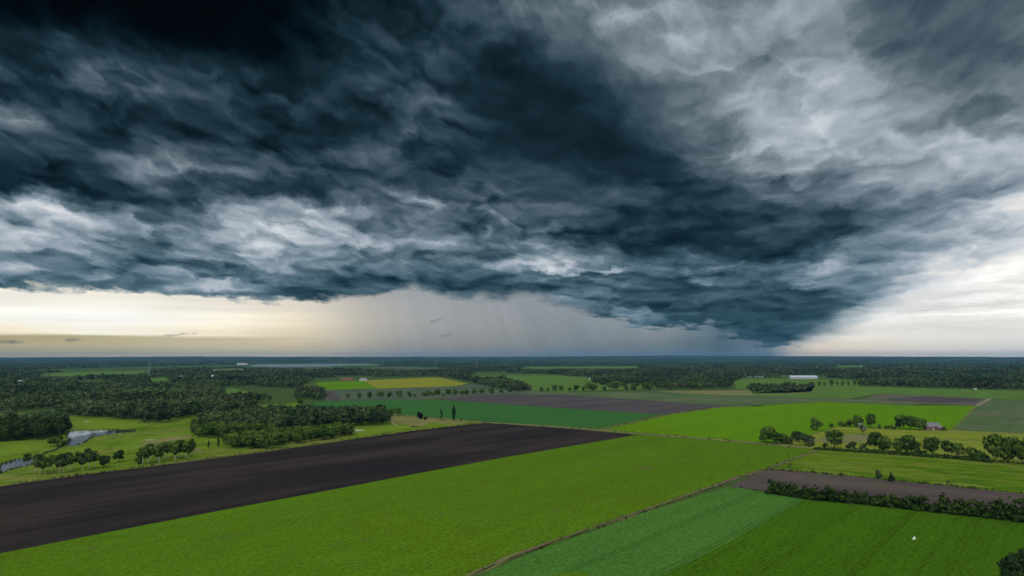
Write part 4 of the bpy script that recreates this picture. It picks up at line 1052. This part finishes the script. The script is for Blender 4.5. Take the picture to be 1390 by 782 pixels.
# rank grass and weeds standing along tracks and field edges
def margin(pts, off, seed, dens=1.0, h=.7):
    r = np.random.default_rng(seed); P = [Vector(G(*p)) for p in pts]; C, R = [], []; k = 0.0
    for a, b in zip(P[:-1], P[1:]):
        L = (b - a).length; t = (b - a) / L; n_ = Vector((-t.y, t.x))
        for i in range(int(L * dens)):
            k += r.normal(0, .3); k *= .9
            if r.random() < .45 + .3 * math.sin(i * .13 + seed): continue
            q = a.lerp(b, r.random()) + n_ * (off + k + r.normal(0, .55)); hh = h * r.uniform(.35, 1.3)
            C.append((q.x, q.y, hh * .5)); R.append(hh * r.uniform(.5, .9))
    return C, R
mc, mr = [], []
for pts_, off, sd, dn, h in ((TR + [(1070, 625.5), (1110, 610)], 1.5, 1, .8, .5), (TR + [(1070, 625.5), (1110, 610)], -1.5, 2, .8, .55), ([(0, 659.8), (200, 633.5), (350, 614), (480, 596), (657, 574)], 1.0, 3, .9, .9),
        ([(526, 562.5), (657, 573.2), (818, 584.5), (951, 595.3), (1112, 609.6)], 4.0, 4, .7, .8), ([(526, 562.5), (657, 573.2), (818, 584.5), (951, 595.3), (1112, 609.6)], -4.0, 5, .7, .8),
        ([(1042, 637.4), (1142, 645.4), (1278, 658.9), (1390, 670.4)], 0.0, 6, 1.8, .9), ([(1000, 661.5), (1047, 669.3), (1096, 678.3)], 0.0, 7, 1.4, .7), ([(1112, 610), (1200, 614.4), (1390, 629.4)], -1.0, 8, 1.0, 1.0),
        ([(818, 583), (905, 563.2), (984, 551.9)], 0.0, 9, .6, .9)):
    c_, r_ = margin(pts_, off, sd, dn, h); mc += c_; mr += r_
mc, mr = np.array(mc), np.array(mr)
mq, mt, mp = leaf_quads(np.random.default_rng(8), mc, mr, len(mr) * 9, .5, long_=True)
mq[:, 2] = np.maximum(mq[:, 2], .05)
M_LEAF_STRAW = leaf_mat('rank_grass_blades', (.030, .055, .010), (.150, .150, .050))
mg = mesh_obj('rank_grass', quad_mesh('rank_grass', mq, mt, M_LEAF_STRAW, mp)); tag(mg, 'rank grass and weeds along tracks and field edges', None, None, 'stuff')

# ====================================================================== buildings, masts, animals
M_BRICK = plain('brick', (.16, .08, .06), .9, .2, .25, 2.5)
M_SLATE = plain('slate', (.125, .12, .135), .7, .3, .2, .8)
M_REDTILE = plain('red_tiles', (.13, .05, .048), .8, .2, .2, .5)
M_METALROOF = plain('pale_metal', (.30, .33, .38), .5, .4, .1, .2)
M_WHITE = plain('white_render', (.48, .48, .47), .7, .3, .08)
M_GREYWALL = plain('grey_cladding', (.30, .33, .34), .7, .3, .1, .3)
M_GLASS = plain('dark_glass', (.03, .04, .05), .12, .6, .05)
M_STEEL = plain('galvanised_steel', (.19, .20, .21), .5, .5, .1)
M_POST = plain('weathered_wood', (.10, .08, .06), .9, .1, .2)
M_COW = plain('black_hide', (.012, .010, .010), .7, .3, .2)
M_BIRD = plain('white_feathers', (.82, .82, .80), .7, .2, .05)

def building(name, px, py, rz, L, W, hw, hr, wall, roof, label, cat, chimney=False, nwin=3, eave=.4, doors=1):
    x, y = G(px, py)
    o = empty(name, x, y, 0, rz)
    w = MB().box(-L / 2, L / 2, -W / 2, W / 2, -.2, hw)
    w.add([(-L / 2, -W / 2, hw), (-L / 2, W / 2, hw), (-L / 2, 0, hw + hr - .1)], [(0, 2, 1)]).add([(L / 2, -W / 2, hw), (L / 2, W / 2, hw), (L / 2, 0, hw + hr - .1)], [(0, 1, 2)])
    w.build('wall', wall, o)
    e = eave; k = hr / (W / 2); t = .25
    r = MB()
    for s_ in (-1, 1):
        ya, za = s_ * (W / 2 + e), hw - e * k + .03
        a = [(-L / 2 - e, ya, za), (L / 2 + e, ya, za), (L / 2 + e, 0, hw + hr + .03), (-L / 2 - e, 0, hw + hr + .03)]
        a += [(p[0], p[1], p[2] + t) for p in a]
        r.add(a, [(0, 1, 2, 3), (7, 6, 5, 4), (0, 4, 5, 1), (1, 5, 6, 2), (2, 6, 7, 3), (3, 7, 4, 0)])
    ro = r.build('roof', roof, o)
    if chimney: MB().box(L * .28, L * .28 + .9, -.5, .5, hw + hr - .6, hw + hr + 1.3).build('chimney', wall, ro)
    for i in range(nwin):
        cx = -L / 2 + L * (i + .5) / nwin; ww, wh = min(1.5, L / nwin * .35), min(1.5, hw * .42); zc = hw * .55; frame = M_GREYWALL if wall is M_BRICK else M_WHITE
        if doors and i == nwin // 2:
            MB().box(cx - .6, cx + .6, -W / 2 - .07, -W / 2 + .03, 0, 2.1).build('door', frame, o); continue
        f = MB().box(cx - ww / 2 - .12, cx + ww / 2 + .12, -W / 2 - .06, -W / 2 + .02, zc - wh / 2 - .12, zc + wh / 2 + .12).build('window', frame, o)
        MB().box(cx - ww / 2, cx + ww / 2, -W / 2 - .09, -W / 2 - .03, zc - wh / 2, zc + wh / 2).build('pane', M_GLASS, f)
    return tag(o, label, cat)
building('brick_house', 1264.5, 583.3, -.12, 12.5, 7.5, 3.2, 3.4, M_BRICK, M_SLATE, 'brick house with a grey roof beside the three dark trees', 'house', True, 5)
building('farm_shed', 1275, 584, .25, 6, 5, 2.4, 1.5, M_BRICK, M_SLATE, 'small brick shed at the right end of the brick house', 'shed', False, 2, .3, 0)
building('barn', 1090, 514.3, -.05, 86, 24, 5.5, 5, M_GREYWALL, M_METALROOF, 'long barn with a pale metal roof above the right wood clump', 'barn', False, 6, .6)
building('barn', 1024, 512, .03, 60, 20, 5, 4.5, M_GREYWALL, M_METALROOF, 'pale roofed barn half hidden left of the long metal barn', 'barn', False, 5, .6)
building('barn', 471, 517, .06, 38, 15, 3.5, 4.5, M_BRICK, M_REDTILE, 'red roofed barn behind the small bright green field', 'barn', False, 5, .6)
building('barn', 493, 516.6, -.3, 20, 12, 4, 4, M_WHITE, M_SLATE, 'small pale barn right of the red roofed barn', 'barn', False, 3, .5)
building('house', 288, 513, .2, 15, 9, 5, 4, M_WHITE, M_METALROOF, 'white house among the trees left of the mast wood', 'house', True, 3)
building('house', 245, 513.8, -.3, 12, 8, 4.5, 4, M_WHITE, M_SLATE, 'small white house in the trees right of the tall mast', 'house', True, 3)
building('house', 27.5, 521, .1, 14, 9, 4.5, 4.5, M_WHITE, M_METALROOF, 'white house showing over the wood at the far left', 'house', False, 3)
building('warehouse', 329, 495.6, .05, 90, 34, 11, 5, M_GREYWALL, M_METALROOF, 'big pale warehouse far off beside the pale lake', 'warehouse', False, 5, .5)
building('hut', 1324, 529.6, .1, 4.5, 3.5, 2.4, 1.2, M_GREYWALL, M_METALROOF, 'tiny pale hut in front of the right hand wood', 'hut', False, 2, .2, 0)
building('farm_shed', 803, 515.5, .1, 14, 8, 3.5, 2.5, M_WHITE, M_METALROOF, 'white farm shed at the end of the long green field', 'shed', False, 3, .4, 0)

def pylon(px, py, H, label, arms=True, w=4.2):
    x, y = G(px, py); o = empty('pylon', x, y)
    f = MB(); n = 7
    lev = [H * (1 - (1 - i / n) ** 1.15) for i in range(n + 1)]
    hw = lambda z: w * (1 - z / H) ** 1.1 * .5 + .35
    cs = [(-1, -1), (1, -1), (1, 1), (-1, 1)]
    for c in cs: f.tube([(c[0] * hw(z), c[1] * hw(z), z) for z in lev], [.15] * (n + 1), 4)
    for a, b in zip(lev[:-1], lev[1:]):
        for k in range(4):
            c, e = cs[k], cs[(k + 1) % 4]
            f.tube([(c[0] * hw(a), c[1] * hw(a), a), (e[0] * hw(b), e[1] * hw(b), b)], [.08, .08], 4)
            f.tube([(e[0] * hw(a), e[1] * hw(a), a), (c[0] * hw(b), c[1] * hw(b), b)], [.08, .08], 4)
    f.build('tower', M_STEEL, o)
    if arms:
        for z, L in ((H * .66, 8), (H * .8, 6.5), (H * .93, 5)):
            m = MB(); m.tube([(-L, 0, z), (0, 0, z + 1.0), (L, 0, z)], [.12, .3, .12], 4); m.tube([(-L, 0, z), (L, 0, z)], [.16, .16], 4); m.build('cross_arm', M_STEEL, o)
    else:
        MB().tube([(0, 0, H - .5), (0, 0, H + 6)], [.14, .06], 5).build('aerial', M_STEEL, o)
    return tag(o, label, 'pylon' if arms else 'mast', 'pylons of the far power line' if arms else None)
m_ = pylon(201.5, 514, 50, 'tall lattice mast rising above the left wood', False); m_.name = 'lattice_mast'
for px, py, H, lb in ((367, 506.5, 44, 'lattice pylon in front of the pale lake, leftmost of the far line'), (493.5, 508, 52, 'lattice pylon above the yellow field, second of the far line'), (591, 503, 52, 'lattice pylon over the diagonal wood belt, third of the far line'), (647, 501, 54, 'lattice pylon farthest right in the far line')):
    pylon(px, py, H, lb)

# post and wire fence along the pasture corner
def fence():
    A, B = Vector(G(1046, 636.5)), Vector(G(1113, 610.5)); n = 15
    o = empty('fence', A.x, A.y)
    for i in range(n):
        p = A.lerp(B, i / (n - 1)) - A
        MB().tube([(p.x, p.y, -.2), (p.x, p.y, 1.35)], [.11, .09], 6).build('post', M_POST, o)
    wv = MB(); q = B - A
    for z in (.5, .9, 1.25): wv.tube([(0, .12, z), (q.x, q.y + .12, z)], [.012, .012], 4)
    wv.build('wire', M_STEEL, o)
    tag(o, 'post and wire fence between the track and the pasture corner', 'fence')
fence()

def skinned(name, V_, E_, R_, mat, parent=None, sub=2):
    me = bpy.data.meshes.new(name); me.from_pydata(V_, E_, []); tmp = bpy.data.objects.new(name, me); COL.objects.link(tmp)
    sk = tmp.modifiers.new('skin', 'SKIN'); 
    for d_, r_ in zip(me.skin_vertices[0].data, R_): d_.radius = (r_, r_) if not isinstance(r_, tuple) else r_
    me.skin_vertices[0].data[0].use_root = True
    tmp.modifiers.new('sub', 'SUBSURF').levels = sub
    dg = bpy.context.evaluated_depsgraph_get(); out = bpy.data.meshes.new_from_object(tmp.evaluated_get(dg))
    bpy.data.objects.remove(tmp); out.materials.clear(); out.materials.append(mat)
    out.polygons.foreach_set('use_smooth', [True] * len(out.polygons))
    return mesh_obj(name, out, parent)
def cow():
    x, y = G(1287.5, 656.3)
    V_ = [(0, 0, 1.12), (.55, 0, 1.12), (.85, 0, 1.15), (1.12, 0, .86), (1.32, 0, .46), (1.48, 0, .16), (-.6, 0, 1.14), (-.86, 0, 1.16), (-1.0, 0, 1.0), (-1.05, 0, .5)]
    R_ = [.40, .37, .28, .19, .16, .10, .38, .24, .05, .035]
    E_ = [(0, 1), (1, 2), (2, 3), (3, 4), (4, 5), (0, 6), (6, 7), (7, 8), (8, 9)]
    for sx, root in ((.68, 1), (-.66, 6)):
        for sy in (-.2, .2):
            k = len(V_)
            if sx > 0: V_ += [(sx, sy, .85), (sx + .02, sy, .48), (sx, sy, .06)]; R_ += [.15, .085, .07]
            else: V_ += [(sx, sy, .86), (sx - .14, sy, .52), (sx - .04, sy, .06)]; R_ += [.19, .085, .07]
            E_ += [(root, k), (k, k + 1), (k + 1, k + 2)]
    o = skinned('cow', V_, E_, R_, M_COW)
    o.location = (x, y, 0); o.rotation_euler = (0, 0, math.radians(200))
    for sy in (-1, 1):
        e = MB().add([(1.22, sy * .12, .62), (1.14, sy * .16, .66), (1.16, sy * .36, .60), (1.22, sy * .34, .54)], [(0, 1, 2, 3), (3, 2, 1, 0)]).build('ear', M_COW, o)
    tag(o, 'black cow grazing with its head down in the right pasture', 'cow')
cow()
def bird():
    x, y = G(1241, 731, 5.0)
    V_ = [(0, 0, 0), (.22, 0, .02), (.42, 0, .07), (.56, 0, .10), (.68, 0, .08), (.82, 0, .05), (-.25, 0, .0), (-.46, 0, -.01)]
    o = skinned('bird', V_, [(0, 1), (1, 2), (2, 3), (3, 4), (4, 5), (0, 6), (6, 7)], [.13, .12, .06, .045, .06, .012, .10, .03], M_BIRD)
    o.location = (x, y, 5.0); o.rotation_euler = (math.radians(-24), math.radians(8), math.radians(128))
    for s_ in (-1, 1):
        sec = [(0.0, .05, .22, -.20, .05), (.35, .22, .26, -.20, .045), (.70, .26, .16, -.22, .03), (1.05, .12, -.02, -.24, .012)]   # span, height, lead, trail, thickness
        vs = []
        for sp, h, le, tr, th in sec: vs += [(le, s_ * sp, h), (tr, s_ * sp, h), ((le + tr) / 2 + .05, s_ * sp, h + th)]
        fs = []
        for i in range(3):
            a, b = 3 * i, 3 * i + 3
            fs += [(a, b, b + 2, a + 2), (a + 2, b + 2, b + 1, a + 1), (a + 1, b + 1, b, a)]
        MB().add(vs, fs).build('wing', M_BIRD, o, True)
    MB().add([(-.40, -.05, 0), (-.40, .05, 0), (-.66, .13, -.02), (-.70, 0, -.02), (-.66, -.13, -.02), (-.5, 0, .03)], [(0, 1, 5), (1, 2, 5), (2, 3, 5), (3, 4, 5), (4, 0, 5), (0, 4, 3, 2, 1)]).build('tail', M_BIRD, o)
    tag(o, 'white bird flying low over the dark green field', 'bird')
bird()

# ====================================================================== the air
def haze():
    m, N, out = mat_base('haze')
    v = N.new('ShaderNodeVolumePrincipled')
    v.inputs['Color'].default_value = HAZE_COL + (1,)
    v.inputs['Density'].default_value = HAZE_DENS
    N.nt.links.new(v.outputs[0], out.inputs['Volume'])
    o = MB().box(-GX - 200, GX + 200, GY0 - 200, GY1 + 200, -1.5, 215).build('haze', m)
    tag(o, 'thin blue haze over the far woods', None, None, 'stuff')
HAZE_COL, HAZE_DENS = (.11, .30, .50), 3.5e-5
haze()
